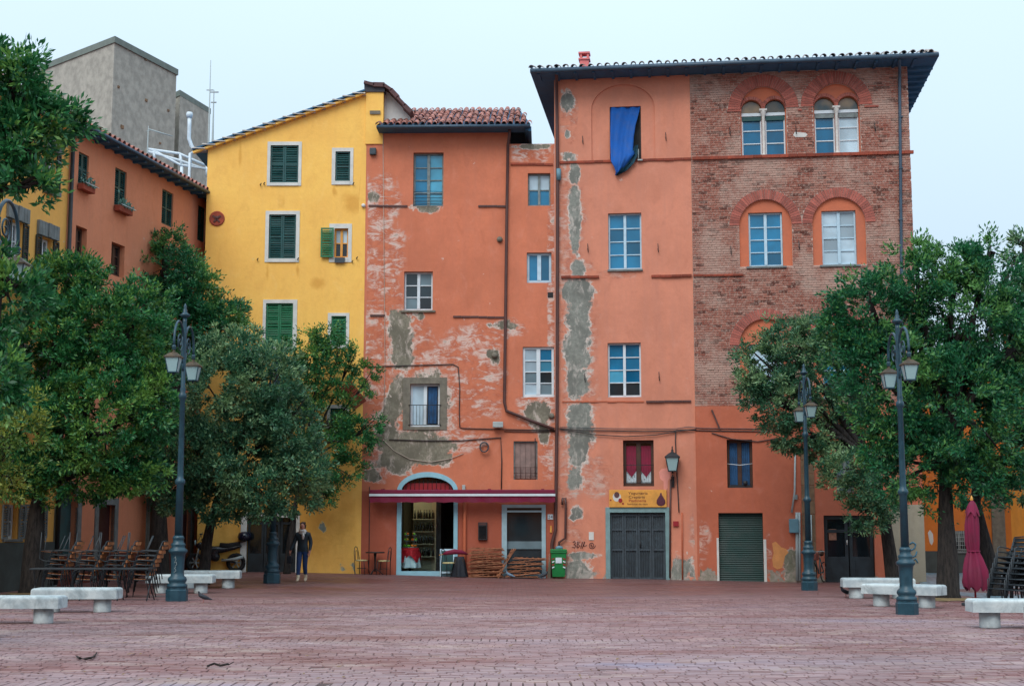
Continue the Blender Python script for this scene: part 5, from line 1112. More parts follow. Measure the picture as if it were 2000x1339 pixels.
def tree(name, label, base, Dpt, trunk, tr, lobes, mat, seed, L=.15, sparse=1., group='evergreen trees round the square', dens=9.):
    """base = photo point of the foot; trunk = photo points up the stem; lobes = photo ellipses (x, y, rx, ry, depth offset)"""
    b = gp(*base) if Dpt is None else Vector((at(base[0], base[1], Dpt).x, Dpt, 0)); D = b.y
    t = thing(name, label, 'tree', (b.x, b.y, gz(b.x, b.y)), 0, group); o = Vector((b.x, b.y, gz(b.x, b.y)))
    pts = [Vector((0, 0, -.1)), Vector((0, 0, .12))]+[at(x, y, D+dd)-o for x, y, dd in trunk]; k = len(pts)
    mb = MB(); mb.tube(pts, [tr*1.45, tr*1.12]+[tr*(1-.5*i/max(1, k-3)) for i in range(k-2)], 9)
    LB = []; s = D/FPX; top = pts[-1]
    for i, (x, y, rx, ry, dd) in enumerate(lobes):
        c = at(x, y, D+dd); LB.append((c, (rx*s, (rx+ry)/2*s*.95, ry*s))); e = c-o
        m = top.lerp(e, .5)+Vector((random.uniform(-.2, .2), random.uniform(-.2, .2), .15)); mb.tube([top-Vector((0, 0, .15)), top.lerp(m, .5)+Vector((0, 0, -.05)), m, e.lerp(m, .3), e], [tr*.5, tr*.42, tr*.3, tr*.2, tr*.08], 6)
        for q in range(3): f = e+Vector((random.uniform(-1, 1)*rx*s*.8, random.uniform(-1, 1)*rx*s*.7, random.uniform(-.8, .9)*ry*s)); mb.tube([m.lerp(e, .5), e.lerp(f, .5)+Vector((0, 0, .08)), f], [tr*.22, tr*.14, .012], 5)
    mb.build('trunk', 'bark', t); crown('crown', LB, mat, t, o, seed, L=L, sparse=sparse, dens=dens); return t
tree('evergreen_tree', 'big evergreen whose boughs hang past the pale yellow house with dark shutters', (-75, 1240), 20.5, [(-72, 1100, 0), (-60, 900, 0), (-45, 600, .2), (-30, 400, .3)], .2,
     [(30, 160, 62, 66, 0), (95, 235, 68, 58, .3), (20, 280, 80, 70, 0), (-45, 200, 80, 120, 0), (60, 365, 40, 36, -.2), (10, 345, 50, 40, .3), (-30, 600, 70, 110, .5), (20, 590, 60, 60, .4), (-10, 730, 50, 70, 0)], 'leaf_green', 11, .16, dens=10)
tree('evergreen_tree', 'low olive green tree in front of the grey walled base of the pale yellow house', (-60, 1200), 28, [(-55, 1050, 0), (-40, 960, 0)], .1, [(30, 850, 56, 62, 0), (10, 930, 50, 42, 0), (-40, 880, 60, 80, 0), (60, 800, 26, 24, 0)], 'leaf_olive', 12, .13)
tree('evergreen_tree', 'broad bright green tree with a stout dark trunk beside the stacked wooden chairs', (62, 1158), None, [(66, 1085, 0), (72, 1000, 0), (80, 940, 0)], .27,
     [(175, 660, 110, 100, 0), (110, 560, 90, 60, .3), (262, 640, 66, 90, 0), (100, 700, 90, 110, -.3), (80, 830, 80, 110, -.3), (200, 820, 110, 120, -.5), (285, 790, 50, 100, 0), (150, 925, 110, 52, 0), (250, 920, 66, 56, 0), (60, 930, 60, 50, 0), (150, 540, 60, 40, .2)], 'leaf_green', 13, .16)
tree('evergreen_tree', 'slim tree with a thin straight stem behind the stacked wooden chairs', (246, 1122), None, [(246, 1060, 0), (244, 1000, 0)], .09, [(235, 920, 70, 60, .5), (260, 840, 60, 70, .6), (290, 950, 50, 40, .3)], 'leaf_deep', 14)
tree('evergreen_tree', 'tall dark tree rising against the orange side house, behind the double lamp post', (310, 1124), None, [(310, 1060, 0), (311, 1000, 0), (315, 800, 0)], .3,
     [(330, 530, 62, 52, .3), (330, 480, 30, 34, .3), (385, 575, 44, 50, 0), (275, 560, 48, 50, .4), (360, 650, 70, 80, 0), (425, 640, 56, 56, 0), (300, 680, 76, 90, .3), (450, 620, 34, 36, .2), (370, 560, 34, 60, 0), (230, 560, 24, 26, .3), (345, 900, 70, 90, .3)], 'leaf_deep', 15)
tree('evergreen_tree', 'wide silvery green tree with a leaning stem in front of the yellow house', (398, 1124), 40.6, [(404, 1060, 0), (414, 1010, 0), (430, 950, 0)], .15,
     [(440, 770, 96, 100, -.6), (520, 760, 70, 90, -.8), (395, 890, 66, 80, -.8), (470, 900, 84, 90, -.8), (560, 840, 60, 90, -.6), (460, 690, 60, 50, 0), (350, 950, 60, 54, -.4), (520, 955, 66, 60, -.8), (580, 930, 56, 70, -.4), (430, 980, 60, 40, -.6)], 'leaf_silver', 16, .15)
tree('evergreen_tree', 'loose leafy tree whose twigs reach across to the peeling orange wall', (560, 1124), 46.5, [(566, 1060, 0), (575, 1000, 0), (590, 900, 0)], .1,
     [(620, 720, 48, 66, 0), (600, 690, 44, 44, 0), (655, 730, 46, 50, 0), (640, 820, 60, 60, 0), (690, 700, 26, 26, 0), (690, 850, 36, 40, 0), (620, 900, 56, 60, 0), (670, 920, 40, 34, 0), (640, 655, 30, 28, 0), (560, 730, 40, 60, 0), (720, 740, 18, 40, 0), (640, 975, 30, 22, 0), (725, 840, 20, 36, 0)], 'leaf_green', 17, .14, sparse=.62)
tree('evergreen_tree', 'spreading grey green tree before the brick facade, leaning by the dark shop door', (1745, 1136), 43.0, [(1738, 1080, 0), (1728, 1010, 0), (1712, 940, 0), (1690, 880, 0)], .2,
     [(1495, 720, 56, 66, -.4), (1550, 675, 66, 52, -.2), (1600, 740, 76, 80, 0), (1530, 790, 60, 52, -.4), (1600, 650, 48, 34, 0), (1470, 760, 24, 40, -.4), (1660, 930, 56, 52, -.8), (1715, 950, 54, 60, -.6), (1690, 1000, 40, 34, -.6), (1570, 850, 44, 36, -.2), (1660, 800, 50, 60, .6), (1600, 880, 34, 24, 0), (1540, 860, 40, 24, -.2)], 'leaf_silver', 18, .14, sparse=1.05)
tree('evergreen_tree', 'massive dark green tree behind the bench with a straight trunk by the lane', (1852, 1168), None, [(1852, 1100, 0), (1848, 1020, 0), (1846, 900, 0)], .25,
     [(1700, 610, 84, 76, .2), (1790, 560, 90, 66, 0), (1880, 620, 110, 100, 0), (1750, 760, 110, 120, 0), (1880, 800, 110, 130, -.3), (1690, 700, 70, 80, .3), (1810, 920, 100, 76, -.2), (1900, 930, 60, 66, 0), (1860, 520, 66, 46, 0), (1790, 500, 30, 24, 0), (1960, 560, 56, 70, .2), (1970, 680, 50, 70, .2), (1640, 640, 40, 46, .4), (1950, 900, 46, 70, .2), (1930, 500, 40, 34, .2), (1720, 860, 50, 66, 0), (1900, 720, 80, 80, .6), (1930, 770, 60, 80, .8), (1830, 700, 70, 70, .6)], 'leaf_deep', 19, .15, dens=8)
tree('evergreen_tree', 'evergreen with a leaning trunk rising behind the closed burgundy parasol', (1948, 1184), 35.5, [(1935, 1110, 0), (1918, 1040, 0), (1905, 980, 0), (1920, 860, 0)], .2,
     [(2000, 590, 44, 60, 0), (2030, 700, 60, 90, 0), (2010, 490, 44, 36, 0), (1985, 800, 46, 70, 0), (1995, 960, 28, 30, 0), (2060, 850, 70, 90, 0), (2080, 600, 70, 120, 0)], 'leaf_silver', 20, .15)
for (x, y, r_) in ((1852, 1170, .9), (64, 1159, .7)):
    p = gp(x, y); q = MB(); q.add([(p.x, p.y, gz(p.x, p.y)+.03)]+[(p.x+r_*(1+.2*math.sin(3*a))*math.cos(a*.393), p.y+r_*(1+.2*math.sin(3*a))*math.sin(a*.393), gz(p.x, p.y)+.012) for a in range(16)], [(0, i+1, (i+1) % 16+1) for i in range(16)]); struct(q.build('tree_pit_earth', 'earth'))
# ------------------------------------------------------------ LAMP POSTS
def make_lamp():
    t = thing('street_lamp', '', 'lamp post', (0, 0, 0))
    MB().lathe([(.255, 0), (.255, .25), (.235, .27), (.235, .31)], (0, 0, 0), 8, smooth=False).build('plinth', 'lamp_paint', t)
    MB().lathe([(.23, .31), (.235, .35), (.215, .39), (.18, .41), (.215, .46), (.22, .5), (.2, .54), (.155, .58), (.145, .66), (.155, .95), (.17, 1.08), (.215, 1.12), (.22, 1.16), (.18, 1.2), (.15, 1.24), (.17, 1.28), (.165, 1.31), (.125, 1.34), (.125, 1.42), (.14, 1.44), (.12, 1.47), (.105, 1.5)], (0, 0, 0), 20).build('pedestal', 'lamp_paint', t)
    MB().lathe([(.095, 1.5), (.085, 2.66), (.11, 2.69), (.125, 2.74), (.11, 2.79), (.08, 2.82), (.074, 2.88), (.062, 4.66), (.085, 4.69), (.1, 4.74), (.085, 4.8), (.06, 4.83), (.075, 4.9), (.056, 4.95), (.05, 6.5), (.05, 6.6)], (0, 0, 0), 14).build('pole', 'lamp_paint', t)
    MB().lathe([(.055, 6.6), (.11, 6.64), (.13, 6.68), (.07, 6.71), (.05, 6.74), (.055, 6.79), (.03, 6.83), (.04, 6.87), (.008, 6.95)], (0, 0, 0), 12).build('finial', 'lamp_paint', t)
    for s in (-1, 1):
        a = MB(); pts = [(s*(.06+.0*k), 0, 5.35+.12*k) for k in range(3)]+[(s*(.5-.44*math.cos(math.pi*k/12)), 0, 5.95+.5*math.sin(math.pi*k/12)) for k in range(13)]+[(s*.94, 0, 5.82)]
        a.tube(pts, .03, 8); a.tube([(s*(.4+.26*(1-k/26)*math.cos(.52*k+2.6)), 0, 6.0+.26*(1-k/26)*math.sin(.52*k+2.6)) for k in range(24)], .016, 6)
        a.tube([(s*.06, 0, 5.5), (s*.2, 0, 5.62), (s*.25, 0, 5.8)], .014, 6); a.lathe([(.03, -.02), (.055, 0), (.035, .03), (.06, .06), (.03, .1)], (s*.94, 0, 5.74), 8); a.build('arm', 'lamp_paint', t)
        lantern(t, (s*.94, 0, 5.74), .8)
    return t
L0 = make_lamp()
for i, (px, py, rz, lab) in enumerate(((345, 1173, -104, 'dark blue double-armed lamp post beside the pigeon and the paired stone benches'), (531, 1137, -104, 'dark blue lamp post before the yellow house, its lanterns lost in leaves'), (1772, 1199, -76, 'dark blue double-armed lamp post standing over the stone bench by the lane'), (1581, 1152, -70, 'dark blue lamp post before the stone pier of the brick corner house'), (None, None, -104, 'lamp post mostly hidden by the big evergreen near the dark-shuttered house'))):
    p = gp(px, py) if px else Vector((-8.08, 22.0, 0)); o = L0 if i == 0 else copy_tree(L0)
    o.location = (p.x, p.y, gz(p.x, p.y)); o.rotation_euler = (0, 0, R(-91)); o['label'] = lab; o['group'] = 'iron lamp posts round the square'; o.scale = ((.98, .97, .85, .87, 1.06)[i],)*3
q = MB()
for st in ([(-.05, .98), (-.02, 1.02), (.0, .95), (-.03, .9)], [(-.04, .88), (.0, .9), (.02, .84), (-.02, .8)], [(.0, .78), (-.03, .76), (.01, .7), (-.04, .66)]): q.tube([(.166, y_, z_) for y_, z_ in st], .006, 4)
q.build('graffiti', 'pipe_pale', L0)
# ------------------------------------------------------------ STONE BENCHES
n = NT('bench_stone'); pos = n.n('NewGeometry').outputs['Position']; f = n.noise(pos, 3, 6, .65); c = n.mix(n.ramp(f, .35, .65), S(164, 178, 182), S(196, 206, 206)); c = n.mix(n.math('MULTIPLY', n.ramp(n.noise(pos, 2.3, 7, .72, .8), .47, .66), .5), c, S(104, 116, 118)); n.col(c); n.rough(.7); n.bump(n.noise(pos, 30, 5), .25, .01); M['bench_stone'] = n.m
def make_bench():
    t = thing('stone_bench', '', 'bench', (0, 0, 0)); mb = MB(); bm = bmesh.new()
    bmesh.ops.create_cube(bm, size=1, matrix=Matrix.Translation((0, 0, .37)) @ Matrix.Diagonal((1.66, .54, .21, 1)))
    bmesh.ops.bevel(bm, geom=[e for e in bm.edges if all(v.co.z > .4 for v in e.verts)], offset=.055, segments=4, affect='EDGES', profile=.5); bm.verts.index_update()
    mb.add([v.co for v in bm.verts], [[v.index for v in f.verts] for f in bm.faces]); bm.free(); mb.build('slab', 'bench_stone', t)
    leg = MB().lathe([(.165, 0), (.17, .02), (.17, .265)], (0, 0, 0), 20).mesh('leg', 'bench_stone')
    for s in (-1, 1): obj('leg', leg, t, (s*.5, 0, 0))
    return t
B0 = make_bench()
for i, (px, py, rz, lab) in enumerate(((26, 1217, 0, 'white stone bench with its end towards the twig lying on the paving'), (148, 1195, 2, 'white stone bench in front of the stacked wooden chairs'), (352, 1158, 2, 'white stone bench just behind the lamp post with the pigeon'), (408, 1148, 4, 'white stone bench in front of the parked motorbike'), (1716, 1168, -6, 'white stone bench in front of the dark glazed shop door'), (1767, 1185, -38, 'white stone bench standing behind the lamp post by the lane'), (1996, 1226, -4, 'white stone bench in front of the closed burgundy parasol'), (2122, 1245, -10, 'white stone bench end beside the bench before the parasol'))):
    p = gp(px, py); o = B0 if i == 0 else copy_tree(B0); o.location = (p.x, p.y+.05, gz(p.x, p.y)); o.rotation_euler = (0, 0, R(rz)); o['label'] = lab; o['group'] = 'stone benches of the square'
# ------------------------------------------------------------ STACKED CHAIRS AND TABLES
simple('chair_wood', S(152, 98, 60), .55, .2, 6, .1, rnd=.25); simple('chair_metal', S(34, 44, 50), .45, .2, 6, 0)
def make_armchair(wood):
    t = thing('stacking_chair', '', 'chair', (0, 0, 0)); fm = MB()          # faces -x, back at +x
    for s in (-1, 1):
        y = s*.25; fm.tube([(-.26, y*1.1, 0), (-.22, y, .44), (-.2, y*1.06, .62), (-.1, y*1.1, .66), (.2, y*1.1, .66), (.27, y, .64)], .013, 6); fm.tube([(.3, y*1.05, 0), (.2, y, .43), (.27, y*.96, .66), (.34, y*.86, .9)], .013, 6); fm.tube([(-.22, y, .43), (.2, y, .41)], .012, 6)
    fm.tube([(-.22, -.25, .43), (-.22, .25, .43)], .011, 6); fm.tube([(.2, -.25, .41), (.2, .25, .41)], .011, 6); fm.tube([(.34, -.215, .9), (.36, 0, .92), (.34, .215, .9)], .013, 6); fm.build('frame', 'chair_metal', t)
    for i in range(5): MB().box(-.22+.085*i, -.15+.085*i, -.25, .25, .432-.004*i, .452-.004*i).build('seat_slat', wood, t)
    for i in range(4):
        z = .52+.1*i; x = .24+.035*i+.03*(i > 1); q = MB(); vs = []
        for k in range(7): y = -.24+.08*k; c = .035*math.cos(y*5.5); vs += [(x+c, y, z), (x+c+.02, y, z+.004), (x+c+.016, y, z+.075), (x+c-.004, y, z+.072)]
        q.add(vs, [f for k in range(6) for f in ((4*k, 4*k+4, 4*k+5, 4*k+1), (4*k+1, 4*k+5, 4*k+6, 4*k+2), (4*k+2, 4*k+6, 4*k+7, 4*k+3), (4*k+3, 4*k+7, 4*k+4, 4*k))]+[(0, 1, 2, 3), (27, 26, 25, 24)]); q.build('back_slat', wood, t)
    return t
ORD = ('lowest', 'second lowest', 'third', 'fourth', 'fifth', 'sixth', 'topmost')
A0 = make_armchair('chair_wood'); first = True
p0 = gp(110, 1166); stacks = [('in the wooden chair stack next to the stout trunk', 120), ('in the second wooden stack from the stout trunk', 178), ('in the wooden stack beside the thin tree stem', 232), ('in the end wooden stack next to the paired benches', 288)]
for k, (where, px) in enumerate(stacks):
    p = gp(px-14, 1166-(0 if k else 2))
    for j in range(5):
        o = A0 if first else copy_tree(A0); first = False
        o.location = (p.x+.035*j, p.y, gz(p.x, p.y)+.112*j); o.rotation_euler = (0, R(1.2*j), R(random.uniform(-4, 4))); o['label'] = ORD[j]+' chair '+where; o['group'] = 'wooden chairs stacked in '+('first', 'second', 'third', 'fourth')[k]+' pile'
    o = copy_tree(A0); o.location = (p.x-.05, p.y+.02, gz(p.x, p.y)+1.5); o.rotation_euler = (R(180), R(8), R(random.uniform(-20, 20))); o['label'] = 'upturned chair, legs in the air, topping '+where[where.index('the'):]; o['group'] = 'upturned chairs on the piles'
AD = make_armchair('chair_metal'); first = True
for k, (px, py, where) in enumerate(((1966, 1192, 'in the stack against the leaning trunk'), (2000, 1196, 'in the stack farther from the leaning trunk'))):
    p = gp(px, py)
    for j in range(7):
        o = AD if first else copy_tree(AD); first = False
        o.location = (p.x+.03*j, p.y, gz(p.x, p.y)+.1*j); o.rotation_euler = (0, R(1.2*j), R(38+random.uniform(-3, 3))); o['label'] = ORD[j]+' dark metal chair '+where; o['group'] = 'dark metal chairs '+where
def make_table(L=1.15):
    t = thing('folding_table', 'dark folding table in front of the stacked wooden chairs', 'table', (0, 0, 0), 0, 'dark tables by the chair stacks')
    MB().bbox(-L/2, L/2, -.35, .35, .7, .735, .01).build('table_top', 'chair_metal', t)
    for s in (-1, 1):
        for a in (-1, 1): MB().tube([(s*.5*L-.08*s, -.3*a, .7), (s*.5*L-.02*s, .3*a, 0)], .014, 6).build('leg', 'chair_metal', t)
    return t
TB = make_table()
for i, px in enumerate((112, 186, 246)):
    p = gp(px, 1172); o = TB if i == 0 else copy_tree(TB); o.location = (p.x, p.y+.05, gz(p.x, p.y)); o.rotation_euler = (0, 0, R(random.uniform(-3, 3)))
# folded wooden chairs piled before the shop
simple('slat_wood', S(148, 96, 66), .6, .25, 5, .2, rnd=.3)
def make_folded():
    t = thing('folded_chair', '', 'folded chair', (0, 0, 0))
    for s in (-1, 1): MB().beam((-.56, s*.2, .012), (.54, s*.2, .055), .03, .024).build('rail', 'slat_wood', t); MB().beam((-.5, s*.165, .055), (.58, s*.165, .012), .028, .022).build('rail', 'slat_wood', t)
    for x in (-.48, -.3, -.12, .06, .24, .42): MB().box(x, x+.07, -.2, .2, .056, .07).build('slat', 'slat_wood', t)
    return t
FC = make_folded(); first = True
for (px, py, n_, lab, tilt) in ((949, 1126, 13, 'folded wooden slat chair in the tall pile left of the dark shop window', 3.0), (1018, 1127, 9, 'folded wooden slat chair in the low pile before the dark shop window', 4.5)):
    p = onM(px, -.5)
    for j in range(n_):
        o = FC if first else copy_tree(FC); first = False
        o.location = (p.x+random.uniform(-.05, .05)+(.03*j if n_ < 10 else 0), p.y-.0+random.uniform(-.04, .04), gz(p.x, p.y)+.02+.073*j); o.rotation_euler = (R(random.uniform(-2, 2)), R(tilt*(-1)**j*.75-1.5), R(random.uniform(-7, 7))); o['label'] = lab; o['group'] = lab[lab.index('in the'):]
o = copy_tree(FC); p = onM(988, -.55); o.location = (p.x, p.y-.1, p.z+.45); o.rotation_euler = (0, R(-58), R(10)); o['label'] = 'folded wooden chair leaning on its end between the two piles'; o['group'] = 'leaning folded chair'
# cafe table and two bentwood-style iron chairs by the cafe wall
def make_bistro():
    t = thing('bistro_chair', '', 'chair', (0, 0, 0)); f = MB()
    f.tube([(.16, -.17, 0), (.17, -.17, .45), (.2, -.16, .7), (.215, -.1, .86), (.22, 0, .9), (.215, .1, .86), (.2, .16, .7), (.17, .17, .45), (.16, .17, 0)], .013, 6); f.tube([(.18, -.09, .45), (.2, -.07, .74), (.21, 0, .78), (.2, .07, .74), (.18, .09, .45)], .009, 6); f.build('frame', 'iron', t)
    for s in (-1, 1): MB().tube([(-.2, .17*s, 0), (-.15, .15*s, .45)], .013, 6).build('leg', 'iron', t)
    MB().lathe([(.17, .43), (.195, .44), (.195, .465), (.17, .475)], (0, 0, 0), 18).build('seat', simple('seat_cane', S(190, 180, 130), .8, .15, 9, .1), t); MB().tube([(.15*math.cos(k*.5236), .15*math.sin(k*.5236), .2) for k in range(13)], .008, 5).build('ring', 'iron', t); return t
BC = make_bistro(); p = onM(707, -.5); BC.location = (p.x, p.y, gz(p.x, p.y)); BC.rotation_euler = (0, 0, R(160)); BC['label'] = 'black iron bistro chair standing against the yellow wall edge'; BC['group'] = 'bistro chairs'
o = copy_tree(BC); p = onM(750, -.5); o.location = (p.x, p.y, gz(p.x, p.y)); o.rotation_euler = (0, 0, R(-15)); o['label'] = 'black iron bistro chair between the small round table and the cafe door'
o = copy_tree(BC); p = onM(876, -.75); o.location = (p.x, p.y, gz(p.x, p.y)); o.rotation_euler = (0, 0, R(150)); o['label'] = 'black iron bistro chair in front of the chalkboard'
p = onM(733, -.5); t = thing('cafe_table', 'small round black table between two bistro chairs', 'table', (p.x, p.y, gz(p.x, p.y)))
MB().lathe([(.3, .7), (.31, .71), (.31, .735), (.3, .74)], (0, 0, 0), 24).build('table_top', 'dark_wood', t); MB().lathe([(.03, .1), (.022, .3), (.03, .5), (.05, .7)], (0, 0, 0), 10).build('column', 'iron', t)
for k in range(3): a = k*2.094; MB().tube([(0, 0, .2), (.14*math.cos(a), .14*math.sin(a), .12), (.27*math.cos(a), .27*math.sin(a), .0)], .015, 6).build('foot', 'iron', t)
# chalkboard, fruit table, covered parasol
p = onM(874, -.22); t = thing('chalkboard', 'white framed chalkboard leaning at the cafe door', 'chalkboard', p, 0); q = MB(); q.box(-.24, -.19, -.02, .02, 0, .9); q.box(.19, .24, -.02, .02, 0, .9); q.box(-.19, .19, -.02, .02, .84, .9); q.box(-.19, .19, -.02, .02, .1, .16); q.build('frame', 'blue_white_paint', t); MB().box(-.19, .19, -.01, .01, .16, .84).build('board', simple('slate', S(26, 70, 72), .7, .2, 5, 0), t); t.rotation_euler = (R(-10), 0, R(4))
p = onM(801, .75); t = thing('fruit_table', 'small table under a red and white cloth inside the cafe door', 'table', (p.x, p.y, z0)); 
def cloth(r0, r1, z0_, z1_, folds, mat, nm, amp=.05, ph=0, cut=None):
    q = MB(); vs = []; n_ = 48
    for j in range(6):
        for i in range(n_):
            a = 2*math.pi*i/n_; f = j/5; rr = r0+(r1-r0)*f+amp*f*math.sin(a*folds+ph); zz = z0_+(z1_-z0_)*f+(cut(a)*f if cut else 0); vs.append((rr*math.cos(a), rr*math.sin(a), zz))
    q.add(vs, [(j*n_+i, (j+1)*n_+i, (j+1)*n_+(i+1) % n_, j*n_+(i+1) % n_) for j in range(5) for i in range(n_)]+[tuple(range(n_))], 0, True); return q.build(nm, mat, t)
simple('cloth_red', S(190, 16, 34), .8, .1, 5, 0); cloth(.27, .33, .75, .12, 6, 'white_paint', 'under_cloth', .05, 1); cloth(.29, .36, .765, .4, 4, 'cloth_red', 'top_cloth', .04, 0, lambda a: .12*math.cos(4*a))
MB().lathe([(.04, 0), (.04, .74)], (0, 0, 0), 8).build('leg', 'iron', t)
fs = thing('fruit_stand', 'tiered stand of oranges and green apples on the red cloth', 'fruit stand', (p.x, p.y, z0+.77)); q = MB()
for i, dx in enumerate((-.12, .14)): q.tube([(dx, 0, 0), (dx, 0, .55)], .008, 5); [q.lathe([(.03, 0), (r_, .015), (r_, .025)], (dx, 0, zz), 14) for zz, r_ in ((.22, .11), (.4, .09))]
q.lathe([(.2, 0), (.26, .02), (.26, .03)], (0, 0, 0), 18); q.build('tiers', 'pipe_pale', fs); simple('orange_fruit', S(236, 120, 20), .5, .1, 8, 0); simple('apple_fruit', S(120, 190, 40), .45, .1, 8, 0); simple('lemon_fruit', S(230, 190, 60), .5, .1, 8, 0)
FRU = {m: MB().lathe([(.008, 0), (.03, .01), (.042, .035), (.04, .055), (.02, .075), (.006, .078)], (0, 0, 0), 9).mesh('fruit', m) for m in ('orange_fruit', 'apple_fruit', 'lemon_fruit')}
for i in range(22):
    lv = 0 if i < 12 else (1 if i < 18 else 2); dx = (-.12, .14)[i % 2]; a = i*1.9; rr = (.17, .06, .045)[lv]; x = (rr*math.cos(a)*1.1 if lv == 0 else dx+rr*math.cos(a)); m = ('apple_fruit', 'orange_fruit', 'lemon_fruit')[(i // 2) % 3 if lv else (0 if x < .02 else 1)]
    tag(obj('fruit', FRU[m], None, (p.x+x, p.y+rr*math.sin(a)*.7, z0+.77+(.03, .245, .425)[lv])), {'apple_fruit': 'green apple', 'orange_fruit': 'bright orange', 'lemon_fruit': 'yellow lemon'}[m]+' on the tiered fruit stand', 'fruit', 'fruit on the stand: '+m.split('_')[0])
p = onM(897, -.55); t = thing('covered_crate', 'dark cloth thrown over a crate beside the tall pile of folded chairs', 'covered crate', p); cloth(.16, .26, .66, .02, 7, 'pane_black' if False else simple('dark_cloth', S(30, 34, 42), .85, .2, 6, .1).name, 'cover', .04, .5); MB().box(-.15, .15, -.15, .15, 0, .6).build('crate', 'dark_wood', t)
t = thing('folded_parasol', 'furled dark red parasol lying across the covered crate', 'parasol', (p.x-.1, p.y, p.z+.76)); q = MB(); q.tube([(-.42, -.1, -.02), (-.3, -.1, .02), (-.05, -.1, .06), (.2, -.05, .04), (.38, 0, -.03)], [.03, .07, .09, .07, .02], 10); q.build('canopy', 'awning_red', t); MB().tube([(-.55, -.1, -.05), (-.4, -.1, -.02)], .018, 6).build('pole', 'sign_yellow', t)
# wheelie bin
simple('bin_green', S(10, 118, 58), .45, .12, 4, .05); p = gp(1091, 1129); t = thing('wheelie_bin', 'green wheeled rubbish bin with red and white chevrons by the downpipe', 'bin', (p.x, p.y+.1, gz(p.x, p.y)))
q = MB(); a, b = .2, .25; q.add([(i*a, j*a, .06) for i, j in ((-1, -1), (1, -1), (1, 1), (-1, 1))]+[(i*b, j*b*1.1, .86) for i, j in ((-1, -1), (1, -1), (1, 1), (-1, 1))], [(3, 2, 1, 0), (4, 5, 6, 7), (0, 1, 5, 4), (1, 2, 6, 5), (2, 3, 7, 6), (3, 0, 4, 7)]); q.bbox(-.275, .275, -.3, .3, .83, .88, .015); q.build('body', 'bin_green', t)
MB().bbox(-.27, .27, -.3, .32, .885, .95, .025).build('lid', 'bin_green', t); MB().tube([(-.2, .34, .9), (.2, .34, .9)], .02, 8).build('handle', 'bin_green', t); MB().box(-.1, .1, -.262, -.255, .5, .68).build('label_plate', 'white_paint', t)
for s in (-1, 1):
    MB().lathe([(.09, -.025), (.1, -.015), (.1, .015), (.09, .025)], (0, 0, 0), 14).build('wheel', 'iron', t, (s*.19, .2, .1), (0, R(90), 0))
    for k in range(4): MB().prism([(s*.14, .36+.09*k), (s*.215, .33+.09*k), (s*.218, .37+.09*k), (s*.14, .4+.09*k)], -.268-.001*k, -.25).build('chevron', 'red_paint' if k % 2 else 'white_paint', t)
MB().tube([(-.08, -.05, .97), (.02, 0, 1.0), (.14, -.02, .98)], [.05, .07, .05], 8).build('rubbish_bag', 'box_blue', t)
p = gp(1109, 1128); t = tag(MB().box(-.06, .06, -.01, .01, 0, .5).bbox(-.062, .062, -.016, -.008, .02, .48, .003).build('white_board', 'white_paint', None, (p.x, p.y+.3, gz(p.x, p.y)), (R(-6), 0, R(3))), 'narrow white board standing beside the green bin', 'board')
p = gp(1173, 1129); t = thing('leaning_panel', 'blue printed panel leaning on the wall by the grey gate', 'panel', (p.x, p.y+.2, gz(p.x, p.y)), R(-60)); t.rotation_euler = (R(-8), 0, R(-30)); MB().box(-.12, .12, -.012, .012, .03, .82).build('sheet', simple('print_blue', S(70, 120, 150), .5, .35, 5, 0), t); q = MB(); q.box(-.14, -.12, -.02, .02, 0, .85); q.box(.12, .14, -.02, .02, 0, .85); q.box(-.12, .12, -.02, .02, .82, .85); q.build('frame', 'grille', t)
# closed parasol on the right
simple('canopy_wine', S(116, 22, 58), .8, .15, 4, .15); p = gp(1906, 1183); t = thing('closed_parasol', 'closed burgundy parasol with a red pole beside the leaning trunk', 'parasol', (p.x, p.y, gz(p.x, p.y))); t.scale = (.84, .84, 1)
MB().bbox(-.28, .28, -.28, .28, 0, .07, .02).build('base', 'grille', t); MB().lathe([(.025, .06), (.025, 2.2)], (0, 0, 0), 10).build('pole', 'red_paint', t)
def furl(prof, folds, amp, nm, ph=0):
    q = MB(); vs = []; n_ = 56
    for r_, z in prof:
        for i in range(n_): a = 2*math.pi*i/n_; rr = r_*(1+amp*math.sin(folds*a+ph+z*1.5)+.08*math.sin(3*a+z*4)); vs.append((rr*math.cos(a)+.02*math.sin(z*3), rr*math.sin(a), z+(.05*math.sin(folds*a+ph) if z == prof[0][1] else 0)))
    q.add(vs, [(j*n_+i, j*n_+(i+1) % n_, (j+1)*n_+(i+1) % n_, (j+1)*n_+i) for j in range(len(prof)-1) for i in range(n_)], 0, True); return q.build(nm, 'canopy_wine', t)
furl([(.27, .36), (.31, .5), (.28, .75), (.2, 1.0), (.135, 1.14), (.14, 1.18), (.165, 1.35), (.16, 1.7), (.13, 1.95), (.07, 2.12)], 8, .16, 'canopy'); furl([(.17, 1.93), (.14, 2.02), (.08, 2.16), (.03, 2.22)], 6, .12, 'hood', 1); MB().tube([(.15*math.cos(k*.449), .15*math.sin(k*.449), 1.15) for k in range(15)], .018, 6).build('tie', 'canopy_wine', t); MB().lathe([(.02, 2.2), (.04, 2.24), (.03, 2.28), (.005, 2.33)], (0, 0, 0), 10).build('finial', 'sign_yellow', t)
